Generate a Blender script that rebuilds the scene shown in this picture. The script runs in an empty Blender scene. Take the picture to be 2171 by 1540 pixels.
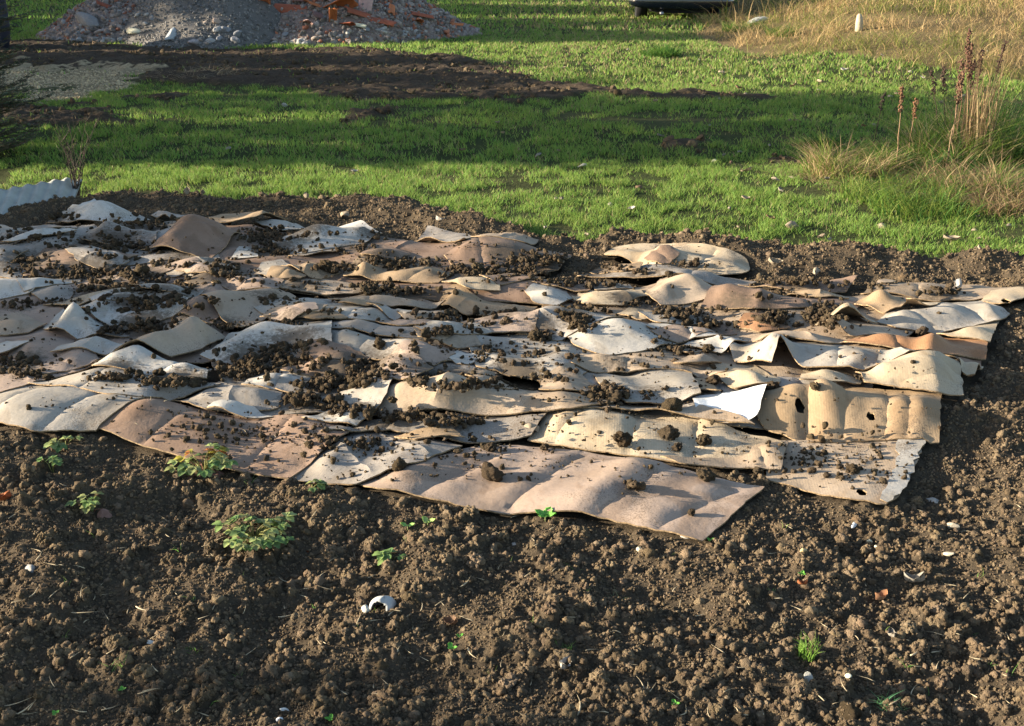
import bpy, math, random
import numpy as np
from mathutils import Vector, Matrix, Euler
from mathutils.geometry import delaunay_2d_cdt
random.seed(7); rng = np.random.default_rng(7)
C = bpy.context.scene.collection
SC = bpy.context.scene
R = math.radians

# ------------------------------------------------------------------ camera
CAM_H, PITCH, FPX = 1.59, R(21.1), 2400.0
cam = bpy.data.cameras.new('camera'); cam_o = bpy.data.objects.new('camera', cam); C.objects.link(cam_o)
cam.sensor_width = 36; cam.lens = FPX / 2171 * 36; cam.clip_start = .05; cam.clip_end = 2000
cam_o.location = (0, 0, CAM_H); cam_o.rotation_euler = (R(90) - PITCH, 0, 0)
SC.camera = cam_o

# ------------------------------------------------------------------ sky and sun
SUN_EL, SUN_AZ = R(13.5), R(0.5)      # the light travels towards +X and a little towards the camera
w = bpy.data.worlds.new('World'); SC.world = w; w.use_nodes = True
nt = w.node_tree; bg = nt.nodes['Background']
sky = nt.nodes.new('ShaderNodeTexSky'); sky.sky_type = 'NISHITA'; sky.sun_disc = False
sky.sun_elevation = SUN_EL
Ld = Vector((math.cos(SUN_AZ) * math.cos(SUN_EL), math.sin(SUN_AZ) * math.cos(SUN_EL), -math.sin(SUN_EL)))
sky.sun_rotation = math.atan2(-Ld.x, -Ld.y)
nt.links.new(sky.outputs[0], bg.inputs[0]); bg.inputs[1].default_value = .085
sl = bpy.data.lights.new('sun', 'SUN'); sl.energy = 5.0; sl.angle = R(.6); sl.color = (1, .87, .67)
so = bpy.data.objects.new('sun', sl); C.objects.link(so)
so.rotation_euler = Ld.to_track_quat('-Z', 'Y').to_euler()
SC.view_settings.view_transform = 'Standard'; SC.view_settings.look = 'None'
SC.view_settings.exposure = 1.85; SC.view_settings.gamma = 1

# ------------------------------------------------------------------ helpers
def at(px, py, z=0.0):
    """world x, y of a point of the photograph (2171 x 1540) lying at height z"""
    px = np.asarray(px, float); py = np.asarray(py, float)
    a = (px - 1085.5) / FPX; b = -(py - 770) / FPX
    ry = math.cos(PITCH) + b * math.sin(PITCH); rz = -math.sin(PITCH) + b * math.cos(PITCH)
    t = (z - CAM_H) / rz
    return a * t, ry * t
def P(px, py, z=0.0):
    x, y = at(px, py, z); return (float(x), float(y))
def px_per_m(y): return FPX / (y * math.cos(PITCH) + CAM_H * math.sin(PITCH))

_tab = {}
def vnoise(x, y, seed=0):
    if seed not in _tab: _tab[seed] = np.random.default_rng(1000 + seed).random((256, 256))
    T = _tab[seed]
    xi = np.floor(x).astype(int); yi = np.floor(y).astype(int)
    fx = x - xi; fy = y - yi
    fx = fx * fx * (3 - 2 * fx); fy = fy * fy * (3 - 2 * fy)
    a = T[xi & 255, yi & 255]; b = T[(xi + 1) & 255, yi & 255]
    c = T[xi & 255, (yi + 1) & 255]; d = T[(xi + 1) & 255, (yi + 1) & 255]
    return (a * (1 - fx) + b * fx) * (1 - fy) + (c * (1 - fx) + d * fx) * fy
def fbm(x, y, sc, seed=0, oct=4, rough=.5):
    s = 0; a = 1; t = 0
    for k in range(oct):
        s = s + a * vnoise(x * sc + 17.3 * k, y * sc - 9.1 * k, seed + k); t += a; a *= rough; sc *= 2.03
    return s / t
def inpoly(x, y, poly):
    r = np.zeros(np.shape(x), bool); n = len(poly)
    for i in range(n):
        x1, y1 = poly[i]; x2, y2 = poly[(i + 1) % n]
        if y1 == y2: continue
        c = ((y1 > y) != (y2 > y)) & (x < (x2 - x1) * (y - y1) / (y2 - y1) + x1)
        r ^= c
    return r
def wpoly(pts, z=0.0): return [P(a, b, z) for a, b in pts]

def mesh_np(name, V, F, mats=(), smooth=True, col=None, fm=None):
    """V (n,3); F list of (m,k) int arrays; fm per-array material index"""
    V = np.asarray(V, np.float32)
    me = bpy.data.meshes.new(name)
    me.vertices.add(len(V)); me.vertices.foreach_set('co', V.ravel())
    if not isinstance(F, (list, tuple)): F = [F]
    F = [np.asarray(f, np.int32) for f in F if len(f)]
    loops = np.concatenate([f.ravel() for f in F])
    sizes = np.concatenate([np.full(len(f), f.shape[1], np.int32) for f in F])
    me.loops.add(len(loops)); me.loops.foreach_set('vertex_index', loops)
    me.polygons.add(len(sizes))
    me.polygons.foreach_set('loop_start', np.concatenate([[0], np.cumsum(sizes)[:-1]]).astype(np.int32))
    me.polygons.foreach_set('loop_total', sizes)
    if fm is not None:
        me.polygons.foreach_set('material_index', np.concatenate([np.full(len(f), k, np.int32) for f, k in zip(F, fm)]))
    me.update(calc_edges=True)
    me.polygons.foreach_set('use_smooth', np.full(len(sizes), bool(smooth)))
    if col is not None:
        ca = me.color_attributes.new('Col', 'FLOAT_COLOR', 'POINT')
        c4 = np.ones((len(V), 4), np.float32); c4[:, :3] = col
        ca.data.foreach_set('color', c4.ravel())
    for m in mats: me.materials.append(m)
    return me
def link(name, me, parent=None, loc=None):
    o = bpy.data.objects.new(name, me); C.objects.link(o)
    if parent: o.parent = parent
    if loc is not None: o.location = loc
    return o
def tag(o, label=None, cat=None, group=None, kind=None):
    if label: o['label'] = label
    if cat: o['category'] = cat
    if group: o['group'] = group
    if kind: o['kind'] = kind
    return o
def thing(name, label, cat, loc=(0, 0, 0), rz=0, group=None):
    o = bpy.data.objects.new(name, None); C.objects.link(o); o.empty_display_size = .05
    o.location = loc; o.rotation_euler = (0, 0, rz)
    return tag(o, label, cat, group)

class MB:
    def __init__(s): s.v = []; s.f3 = []; s.f4 = []; s.n = 0; s.c = []
    def add(s, v, f, col=None):
        v = np.asarray(v, float); f = np.asarray(f, int) + s.n
        s.v.append(v); s.n += len(v); (s.f3 if f.shape[1] == 3 else s.f4).append(f)
        s.c.append(np.tile(np.asarray(col if col is not None else (1, 1, 1), float), (len(v), 1)) if col is None or np.ndim(col) == 1 else col)
    def tube(s, pts, rad, n=6, col=None):
        pts = [Vector(p) for p in pts]; V = []; 
        rad = rad if hasattr(rad, '__len__') else [rad] * len(pts)
        for i, p in enumerate(pts):
            d = (pts[min(i + 1, len(pts) - 1)] - pts[max(i - 1, 0)]).normalized()
            a = d.orthogonal().normalized(); b = d.cross(a)
            for k in range(n):
                t = 2 * math.pi * k / n
                V.append(p + (a * math.cos(t) + b * math.sin(t)) * rad[i])
        F = [[i * n + k, i * n + (k + 1) % n, (i + 1) * n + (k + 1) % n, (i + 1) * n + k] for i in range(len(pts) - 1) for k in range(n)]
        V.append(pts[0]); V.append(pts[-1]); m = len(pts) * n
        s.add([tuple(v) for v in V], F, col)
        base = s.n - len(V)
        s.f3.append(np.array([[base + m, base + (k + 1) % n, base + k] for k in range(n)] + [[base + m + 1, base + (len(pts) - 1) * n + k, base + (len(pts) - 1) * n + (k + 1) % n] for k in range(n)]))
    def build(s, name, mats, parent=None, smooth=True, loc=None):
        F = []
        if s.f3: F.append(np.concatenate(s.f3))
        if s.f4: F.append(np.concatenate(s.f4))
        me = mesh_np(name, np.concatenate(s.v), F, mats, smooth, np.concatenate(s.c))
        return link(name, me, parent, loc)

def ico(sub):
    t = (1 + 5 ** .5) / 2
    v = [(-1, t, 0), (1, t, 0), (-1, -t, 0), (1, -t, 0), (0, -1, t), (0, 1, t), (0, -1, -t), (0, 1, -t), (t, 0, -1), (t, 0, 1), (-t, 0, -1), (-t, 0, 1)]
    f = [(0, 11, 5), (0, 5, 1), (0, 1, 7), (0, 7, 10), (0, 10, 11), (1, 5, 9), (5, 11, 4), (11, 10, 2), (10, 7, 6), (7, 1, 8), (3, 9, 4), (3, 4, 2), (3, 2, 6), (3, 6, 8), (3, 8, 9), (4, 9, 5), (2, 4, 11), (6, 2, 10), (8, 6, 7), (9, 8, 1)]
    v = [np.array(p) / np.linalg.norm(p) for p in v]
    for _ in range(sub):
        c = {}; nf = []
        def mid(a, b):
            k = (min(a, b), max(a, b))
            if k not in c:
                m = v[a] + v[b]; v.append(m / np.linalg.norm(m)); c[k] = len(v) - 1
            return c[k]
        for a, b, d in f:
            ab, bd, da = mid(a, b), mid(b, d), mid(d, a)
            nf += [(a, ab, da), (b, bd, ab), (d, da, bd), (ab, bd, da)]
        f = nf
    return np.array(v), np.array(f)
def lumpy(sub, k, seed, rough=.06, flat=.8, rlo=.22, rhi=.5, dist=(.25, .68)):
    """cauliflower clod: the union of k small balls seen from the middle"""
    r = np.random.default_rng(seed); v, f = ico(sub)
    best = np.full(len(v), .45)
    for i in range(k):
        d = r.normal(size=3); d /= np.linalg.norm(d)
        c = d * r.uniform(*dist); rad = r.uniform(rlo, rhi)
        b = v @ c; disc = b * b - (c @ c - rad * rad)
        hit = disc > 0
        e = np.where(hit, b + np.sqrt(np.maximum(disc, 0)), 0)
        best = np.maximum(best, e)
    v = v * (best * (1 + r.normal(size=len(v)) * rough))[:, None]
    v[:, 2] *= flat
    return v, f
def stone_shape(sub, seed, flat=.65, planes=9):
    r = np.random.default_rng(seed); v, f = ico(sub); rad = np.ones(len(v)) * 1.05
    for i in range(planes):
        d = r.normal(size=3); d /= np.linalg.norm(d); h = r.uniform(.6, .95)
        c = v @ d; rad = np.where(c > .15, np.minimum(rad, h / np.maximum(c, .15)), rad)
    rad *= 1 + r.normal(size=len(v)) * .015
    v = v * rad[:, None] * np.array([1, r.uniform(.6, .9), flat * r.uniform(.8, 1.1)])
    return v, f
def rotmats(n, tilt=math.pi):
    q = rng.normal(size=(n, 4)); 
    if tilt < 1: q[:, 1:3] *= tilt; 
    q /= np.linalg.norm(q, axis=1)[:, None]
    a, b, c, d = q.T
    M = np.empty((n, 3, 3))
    M[:, 0, 0] = 1 - 2 * (c * c + d * d); M[:, 0, 1] = 2 * (b * c - a * d); M[:, 0, 2] = 2 * (b * d + a * c)
    M[:, 1, 0] = 2 * (b * c + a * d); M[:, 1, 1] = 1 - 2 * (b * b + d * d); M[:, 1, 2] = 2 * (c * d - a * b)
    M[:, 2, 0] = 2 * (b * d - a * c); M[:, 2, 1] = 2 * (c * d + a * b); M[:, 2, 2] = 1 - 2 * (b * b + c * c)
    return M
def scatter(name, protos, pos, rad, col, mat, smooth=True, tilt=math.pi):
    """many copies of the prototype shapes merged in one mesh"""
    V = []; F = []; CC = []; n0 = 0; n = len(pos); which = rng.integers(0, len(protos), n)
    for k, (pv, pf) in enumerate(protos):
        idx = np.nonzero(which == k)[0]
        if not len(idx): continue
        M = rotmats(len(idx), tilt)
        r3 = rad[idx] if rad.ndim == 2 else np.repeat(rad[idx][:, None], 3, 1)
        vv = np.einsum('nij,vj->nvi', M, pv) * r3[:, None, :] + pos[idx][:, None, :]
        V.append(vv.reshape(-1, 3)); F.append((pf[None] + (np.arange(len(idx)) * len(pv))[:, None, None] + n0).reshape(-1, pf.shape[1]))
        CC.append(np.repeat(col[idx], len(pv), 0)); n0 += len(idx) * len(pv)
    return link(name, mesh_np(name, np.concatenate(V), [np.concatenate(F)], [mat], smooth, np.concatenate(CC)))

# ------------------------------------------------------------------ materials
def newmat(name):
    m = bpy.data.materials.new(name); m.use_nodes = True
    return m, m.node_tree, m.node_tree.nodes['Principled BSDF']
def N(nt, t, **kw):
    n = nt.nodes.new(t)
    for k, v in kw.items():
        if k in n.inputs: n.inputs[k].default_value = v
        else: setattr(n, k, v)
    return n
def noise(nt, scale, detail=4, rough=.6, coord='Object'):
    tc = nt.nodes.new('ShaderNodeTexCoord')
    n = N(nt, 'ShaderNodeTexNoise', Scale=scale, Detail=detail, Roughness=rough)
    nt.links.new(tc.outputs[coord], n.inputs['Vector']); return n
def ramp(nt, src, stops):
    r = nt.nodes.new('ShaderNodeValToRGB'); e = r.color_ramp.elements
    while len(e) < len(stops): e.new(.5)
    for q, (p, c) in zip(e, stops): q.position = p; q.color = (*c, 1) if len(c) == 3 else c
    nt.links.new(src, r.inputs[0]); return r
def mixc(nt, a, b, fac, mode='MIX'):
    m = nt.nodes.new('ShaderNodeMix'); m.data_type = 'RGBA'; m.blend_type = mode
    for s, v in ((m.inputs[6], a), (m.inputs[7], b), (m.inputs[0], fac)):
        if hasattr(v, 'links'): nt.links.new(v, s)
        elif isinstance(v, (int, float)): s.default_value = v
        else: s.default_value = (*v, 1)
    return m.outputs[2]
def bump(nt, b, src, strength, dist=.002, prev=None):
    n = N(nt, 'ShaderNodeBump', Strength=strength, Distance=dist)
    nt.links.new(src, n.inputs['Height'])
    if prev: nt.links.new(prev.outputs[0], n.inputs['Normal'])
    nt.links.new(n.outputs[0], b.inputs['Normal']); return n

def col_mat(name, rough=.9, nscale=40, namp=.35, bscale=150, bstr=.5, bdist=.003, spec=.2):
    """uses the mesh colour attribute, with noise on top"""
    m, nt, b = newmat(name)
    at_ = N(nt, 'ShaderNodeAttribute', attribute_name='Col')
    n = noise(nt, nscale, 5)
    r = ramp(nt, n.outputs[0], [(.3, (1 - namp,) * 3), (.7, (1 + namp * .6,) * 3)])
    nt.links.new(mixc(nt, at_.outputs[0], r.outputs[0], 1.0, 'MULTIPLY'), b.inputs['Base Color'])
    b.inputs['Roughness'].default_value = rough; b.inputs['Specular IOR Level'].default_value = spec
    n2 = noise(nt, bscale, 4); bump(nt, b, n2.outputs[0], bstr, bdist)
    return m
M_soil = col_mat('soil_crumb', 1, 60, .3, 300, 1.0, .006, .06)
M_stone = col_mat('stone', .85, 14, .25, 90, .4, .004, .3)
M_tile = col_mat('terracotta', .85, 9, .3, 120, .3, .003, .25)
M_straw = col_mat('straw', .7, 30, .2, 200, .2, .001, .3)

def soil_ground(name):
    m, nt, b = newmat(name)
    n = noise(nt, 7, 6); n2 = noise(nt, 160, 5, .7); n3 = noise(nt, 1.3, 3)
    c = ramp(nt, n.outputs[0], [(.3, (.056, .044, .032)), (.7, (.105, .081, .056))])
    c2 = ramp(nt, n2.outputs[0], [(.3, (.6, .6, .6)), (.7, (1.25, 1.22, 1.15))])
    col = mixc(nt, c.outputs[0], c2.outputs[0], 1.0, 'MULTIPLY')
    nt.links.new(col, b.inputs['Base Color']); b.inputs['Roughness'].default_value = 1
    b.inputs['Specular IOR Level'].default_value = .06
    bump(nt, b, n2.outputs[0], .9, .006); return m
M_bed = soil_ground('bed_soil')

def lawn_mat():
    m, nt, b = newmat('lawn_earth')
    at_ = N(nt, 'ShaderNodeAttribute', attribute_name='Col')
    n = noise(nt, 45, 6, .7); r = ramp(nt, n.outputs[0], [(.3, (.55,) * 3), (.7, (1.4,) * 3)])
    nt.links.new(mixc(nt, at_.outputs[0], r.outputs[0], 1.0, 'MULTIPLY'), b.inputs['Base Color'])
    b.inputs['Roughness'].default_value = 1; b.inputs['Specular IOR Level'].default_value = .05
    n2 = noise(nt, 30, 5, .7); bump(nt, b, n2.outputs[0], 1, .02); return m
M_lawn = lawn_mat()

def leafy(name, trans=.45, rough=.6, spec=.25):
    m, nt, b = newmat(name)
    at_ = N(nt, 'ShaderNodeAttribute', attribute_name='Col')
    nt.links.new(at_.outputs[0], b.inputs['Base Color']); b.inputs['Roughness'].default_value = rough
    b.inputs['Specular IOR Level'].default_value = spec
    t = N(nt, 'ShaderNodeBsdfTranslucent'); nt.links.new(at_.outputs[0], t.inputs[0])
    mx = N(nt, 'ShaderNodeMixShader'); mx.inputs[0].default_value = trans
    out = nt.nodes['Material Output']
    nt.links.new(b.outputs[0], mx.inputs[1]); nt.links.new(t.outputs[0], mx.inputs[2]); nt.links.new(mx.outputs[0], out.inputs[0])
    return m
M_grass = leafy('grass_blade', .45); M_leaf = leafy('leaf', .35, .5); M_needle = leafy('needle', .1, .6); M_dryleaf = leafy('dry_leaf', .25, .8)
M_bush = leafy('bush_leaf', .0, .8)

CB = {  # cardboard colours (linear)
    'white': (.48, .45, .405), 'pale': (.385, .345, .295), 'grey': (.32, .285, .25), 'cream': (.44, .355, .25), 'tan': (.38, .295, .215),
    'kraft': (.35, .25, .155), 'brown': (.26, .175, .125), 'orange': (.35, .19, .10), 'pink': (.35, .265, .21), 'snow': (.76, .77, .78)}
CMATS = {}
def dirt_raster():
    D = np.zeros(H.shape)
    for (cx, cy, rx, ry, n) in PILES:
        x, y = P(cx, cy, .07); x2, _ = P(cx + rx, cy, .07); _, y2 = P(cx, cy - ry, .07)
        a, b_ = abs(x2 - x) * .75 + .02, abs(y2 - y) * .8 + .03
        D = np.maximum(D, min(1, n / 160 + .25) * np.exp(-((GX - x) / a) ** 2 - ((GY - y) / b_) ** 2))
    return D
def card(key, stripes):
    k = (key, stripes)
    if k in CMATS: return CMATS[k]
    m, nt, b = newmat('cardboard_' + key)
    base = CB[key]; oi = N(nt, 'ShaderNodeObjectInfo')
    n = noise(nt, 3.2, 5, .65); n2 = noise(nt, 90, 4, .7)
    lo = tuple(c * .74 * f for c, f in zip(base, (1, .95, .86))); hi = tuple(min(1, c * 1.1) for c in base)
    r = ramp(nt, n.outputs[0], [(.28, lo), (.55, base), (.75, hi)])
    r2 = ramp(nt, n2.outputs[0], [(.3, (.9,) * 3), (.7, (1.06,) * 3)])
    c = mixc(nt, r.outputs[0], r2.outputs[0], 1, 'MULTIPLY')
    v = ramp(nt, oi.outputs['Random'], [(0, (.86, .85, .84)), (1, (1.1, 1.1, 1.1))])
    c = mixc(nt, c, v.outputs[0], 1, 'MULTIPLY')
    ns_ = noise(nt, 4.5, 4, .55); ns_.inputs['Distortion'].default_value = .8
    rst = ramp(nt, ns_.outputs[0], [(.52, (1, 1, 1)), (.575, (.80, .755, .70)), (.7, (.70, .64, .57))]); c = mixc(nt, c, rst.outputs[0], .75, 'MULTIPLY')
    # dust and dirt specks that wash together in patches
    na = noise(nt, 6, 3); nb = noise(nt, 220, 3, .8)
    ma = N(nt, 'ShaderNodeMath', operation='MULTIPLY'); nt.links.new(na.outputs[0], ma.inputs[0]); nt.links.new(nb.outputs[0], ma.inputs[1])
    rs = ramp(nt, ma.outputs[0], [(.325, (0, 0, 0)), (.37, (.75,) * 3)])
    c = mixc(nt, c, (.13, .095, .065), rs.outputs[0])
    ad = N(nt, 'ShaderNodeAttribute', attribute_name='Col'); nd = noise(nt, 55, 5, .75)
    md = N(nt, 'ShaderNodeMath', operation='MULTIPLY_ADD'); nt.links.new(ad.outputs['Fac'], md.inputs[0]); md.inputs[1].default_value = .62; nt.links.new(nd.outputs[0], md.inputs[2])
    rd = ramp(nt, md.outputs[0], [(.62, (0, 0, 0)), (.85, (.82,) * 3), (1, (.93,) * 3)])
    c = mixc(nt, c, (.095, .072, .05), rd.outputs[0])
    tc = nt.nodes.new('ShaderNodeTexCoord'); mp = N(nt, 'ShaderNodeMapping')
    mp.inputs['Rotation'].default_value = (0, 0, {0: .1, 1: .1, 2: 1.45, 3: .7}[stripes])
    nt.links.new(tc.outputs['Object'], mp.inputs[0])
    wv = N(nt, 'ShaderNodeTexWave', Scale=38, Distortion=.6, Detail=1); wv.inputs['Detail Scale'].default_value = .3
    nt.links.new(mp.outputs[0], wv.inputs[0])
    if stripes:
        rw = ramp(nt, wv.outputs[0], [(0, (.965,) * 3), (1, (1.02,) * 3)])
        c = mixc(nt, c, rw.outputs[0], 1, 'MULTIPLY')
    nt.links.new(c, b.inputs['Base Color'])
    b.inputs['Roughness'].default_value = .75 if key != 'snow' else .45; b.inputs['Specular IOR Level'].default_value = .25
    bb = bump(nt, b, n2.outputs[0], .12, .002)
    if stripes: bump(nt, b, wv.outputs[0], .07, .0012, bb)
    nl = noise(nt, 16, 4, .6); bump(nt, b, nl.outputs[0], .3, .012, nt.nodes['Bump.001'] if stripes else bb)
    CMATS[k] = m; return m
m, nt, b = newmat('cardboard_edge'); M_edge = m
n = noise(nt, 120, 3); r = ramp(nt, n.outputs[0], [(.35, (.12, .08, .045)), (.65, (.36, .25, .14))])
nt.links.new(r.outputs[0], b.inputs['Base Color']); b.inputs['Roughness'].default_value = .9
m, nt, b = newmat('cardboard_underside'); M_under = m
n = noise(nt, 20, 3); r = ramp(nt, n.outputs[0], [(.35, (.2, .14, .09)), (.65, (.33, .24, .15))])
nt.links.new(r.outputs[0], b.inputs['Base Color']); b.inputs['Roughness'].default_value = .9
def plain(name, c, rough=.6, metal=0, spec=.4, coat=0):
    m, nt, b = newmat(name); n = noise(nt, 12, 4)
    r = ramp(nt, n.outputs[0], [(.3, tuple(x * .82 for x in c)), (.7, tuple(min(1, x * 1.1) for x in c))])
    nt.links.new(r.outputs[0], b.inputs['Base Color']); b.inputs['Roughness'].default_value = rough
    b.inputs['Metallic'].default_value = metal; b.inputs['Specular IOR Level'].default_value = spec; b.inputs['Coat Weight'].default_value = coat
    return m

exec_parts = True
# ------------------------------------------------------------------ the bed: outline, heights
BED = wpoly([(-500, 560), (-200, 490), (0, 468), (60, 448), (150, 432), (190, 415), (260, 412), (420, 424), (560, 430), (700, 424), (790, 440), (880, 440), (1000, 486), (1100, 506), (1250, 520), (1450, 524), (1620, 520), (1750, 540), (1900, 562), (2080, 566), (2171, 572), (2700, 600), (4200, 900), (2600, 2400), (-600, 2400), (-2600, 1200)])
def bedmask(x, y):
    e = .06
    return inpoly(x + e * (fbm(x, y, 9, 40, 3) - .5) * 2, y + e * (fbm(x, y, 8, 44, 3) - .5) * 4, BED)
def seg_d(x, y, x1, y1, x2, y2):
    dx, dy = x2 - x1, y2 - y1; L = dx * dx + dy * dy + 1e-9
    t = np.clip(((x - x1) * dx + (y - y1) * dy) / L, 0, 1)
    return np.hypot(x - x1 - t * dx, y - y1 - t * dy)
BERMS = [((1480, 545), (2250, 575), .07, .16), ((1000, 495), (1480, 535), .04, .12), ((830, 455), (980, 492), .06, .18), ((420, 428), (830, 440), .025, .2),
         ((60, 452), (240, 430), .02, .12), ((90, 935), (260, 925), .035, .16), ((2120, 720), (2300, 700), .04, .3), ((1960, 900), (2300, 880), .03, .25), ((0, 985), (60, 1300), .03, .4)]
def bed_base(x, y):
    h = .015 + .05 * (fbm(x, y, 2.1, 3, 3) - .5) + .02 * (fbm(x, y, 7, 9, 2) - .5)
    for a, b, hh, wd in BERMS:
        p, q = P(*a), P(*b); h = h + hh * np.exp(-(seg_d(x, y, *p, *q) / wd) ** 2)
    return h

# ------------------------------------------------------------------ cardboard: raster of the stack's top
RX0, RX1, RY0, RY1, RS = -4.2, 3.4, 2.45, 7.6, .012
gx = np.arange(RX0, RX1, RS); gy = np.arange(RY0, RY1, RS)
GX, GY = np.meshgrid(gx, gy, indexing='ij')
def ss0(x, y): return np.clip((y - 3.2) / .5, 0, 1)
H = bed_base(GX, GY) + .012 + (.10 * np.clip(fbm(GX, GY * 1.5, 2.6, 33, 3) - .42, 0, 1) + .085 * np.clip(fbm(GX, GY * 1.3, 5.5, 38, 2) - .45, 0, 1)) * ss0(GX, GY)
COVER = np.zeros(H.shape, bool); OWN = np.zeros(H.shape, int); CLEAN = set(); SHORT = {0: 'heaped cardboard'}
def blur(a, r, n=2):
    for _ in range(n):
        for ax in (0, 1):
            k = 2 * r + 1
            p = np.pad(a, [(r + 1, r) if i == ax else (0, 0) for i in (0, 1)], mode='edge')
            c = np.cumsum(p, axis=ax)
            a = (np.take(c, range(k, c.shape[ax]), ax) - np.take(c, range(0, c.shape[ax] - k), ax)) / k
    return a
def maxf(a, r):
    for ax in (0, 1):
        p = np.pad(a, [(r, r) if i == ax else (0, 0) for i in (0, 1)], mode='edge'); o = a
        for s in range(2 * r + 1): o = np.maximum(o, np.take(p, range(s, s + a.shape[ax]), ax))
        a = o
    return a
def samp(A, x, y):
    u = np.clip((np.asarray(x) - RX0) / RS, 0, A.shape[0] - 1.001); v = np.clip((np.asarray(y) - RY0) / RS, 0, A.shape[1] - 1.001)
    i = u.astype(int); j = v.astype(int); fu = u - i; fv = v - j
    return (A[i, j] * (1 - fu) + A[i + 1, j] * fu) * (1 - fv) + (A[i, j + 1] * (1 - fu) + A[i + 1, j + 1] * fu) * fv

PILES = [(560, 765, 105, 30, 420), (625, 735, 70, 12, 90), (500, 790, 60, 15, 140), (760, 792, 100, 26, 420), (690, 815, 55, 18, 130), (945, 812, 95, 18, 360), (1100, 800, 60, 20, 260), (1040, 752, 55, 14, 60), (940, 690, 62, 22, 330),
 (1000, 668, 60, 10, 90), (1085, 668, 60, 9, 90), (1215, 690, 38, 22, 200), (1150, 712, 26, 16, 90), (1220, 660, 60, 12, 110), (1150, 570, 95, 22, 420), (1080, 545, 60, 13, 150), (1190, 548, 70, 13, 200), (1255, 562, 70, 10, 150), (1040, 585, 50, 13, 110), (985, 575, 45, 14, 110),
 (640, 500, 75, 17, 280), (560, 500, 60, 16, 200), (580, 530, 60, 14, 160), (230, 520, 100, 22, 360), (300, 475, 110, 12, 260), (70, 503, 70, 16, 180), (170, 580, 110, 18, 360), (235, 612, 90, 13, 220), (60, 560, 60, 22, 150), (90, 458, 80, 12, 240), (300, 588, 60, 16, 160), (410, 605, 60, 14, 110),
 (330, 640, 110, 11, 220), (500, 588, 60, 13, 130), (470, 568, 40, 13, 100), (300, 690, 65, 13, 150), (240, 700, 40, 8, 60), (255, 800, 55, 8, 90), (375, 812, 75, 10, 150), (45, 772, 50, 18, 120), (60, 795, 40, 14, 60), (810, 552, 50, 12, 100), (850, 562, 50, 12, 120), (705, 570, 50, 13, 130), (790, 612, 50, 13, 150),
 (640, 605, 60, 9, 80), (880, 620, 80, 9, 100), (1335, 642, 55, 9, 110), (1450, 665, 60, 13, 180), (1748, 668, 42, 20, 330), (1640, 672, 36, 16, 160), (1500, 690, 55, 9, 80), (1285, 842, 45, 22, 120), (950, 892, 60, 10, 90), (840, 882, 85, 9, 130), (740, 868, 60, 8, 100), (650, 850, 60, 12, 110), (1345, 1032, 22, 9, 24), (1430, 742, 50, 14, 50), (1320, 778, 60, 9, 40), (1290, 600, 60, 9, 80), (1370, 580, 60, 9, 70), (1450, 560, 60, 8, 60), (1680, 600, 70, 9, 100), (1640, 625, 60, 10, 60), (1830, 608, 60, 10, 90), (1990, 620, 45, 9, 80),
 (1560, 652, 50, 9, 60), (480, 690, 40, 10, 70), (590, 690, 60, 10, 50), (620, 650, 70, 9, 30), (1380, 835, 60, 14, 40), (900, 740, 60, 16, 20), (300, 660, 90, 8, 120), (800, 500, 60, 12, 80), (760, 530, 60, 12, 80), (1000, 520, 60, 8, 40),
 (560, 640, 60, 8, 40), (700, 660, 60, 8, 20), (1150, 760, 70, 20, 50), (1060, 690, 60, 8, 60), (370, 560, 60, 10, 90), (130, 640, 70, 8, 60), (40, 650, 50, 10, 60), (1200, 600, 60, 8, 60), (900, 560, 50, 10, 60)]
DIRT = dirt_raster()
ZS = .055
def smooth_ring(pts, rough=.0, step=.03, seed=0):
    out = []; n = len(pts); r = random.Random(seed)
    for i in range(n):
        a = pts[i]; b = pts[(i + 1) % n]; L = math.hypot(b[0] - a[0], b[1] - a[1]); k = max(1, int(L / step))
        nx, ny = -(b[1] - a[1]) / (L + 1e-9), (b[0] - a[0]) / (L + 1e-9)
        for j in range(k):
            t = j / k
            e = (math.sin(t * 9.1 + i * 2 + seed) * .35 + r.uniform(-1, 1)) * rough * math.sin(math.pi * t) ** .5 if 0 < t < 1 else 0
            out.append((a[0] + (b[0] - a[0]) * t + nx * e, a[1] + (b[1] - a[1]) * t + ny * e))
    return out
sheet_no = 0
def short_label(t):
    w_ = t.split(',')[0].split()[:9]
    while w_[-1] in ('the', 'a', 'of', 'with', 'in', 'and', 'its', 'at', 'on', 'to', 'between', 'behind', 'under', 'over', 'left', 'right', 'beside', 'far', 'into', 'two', 'long', 'dark', 'one', 'lying', 'whose', 'near', 'up', 'by', 'along', 'level', 'like', 'below', 'from', 'pale', 'big', 'small', 'central', 'curled', 'sharp', 'that', 'above', 'soil', 'black', 'white', 'warm', 'brown', 'running', 'front', 'sunlit', 'round', 'straight', 'its', 'only'): w_ = w_[:-1]
    return ' '.join(w_)
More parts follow.
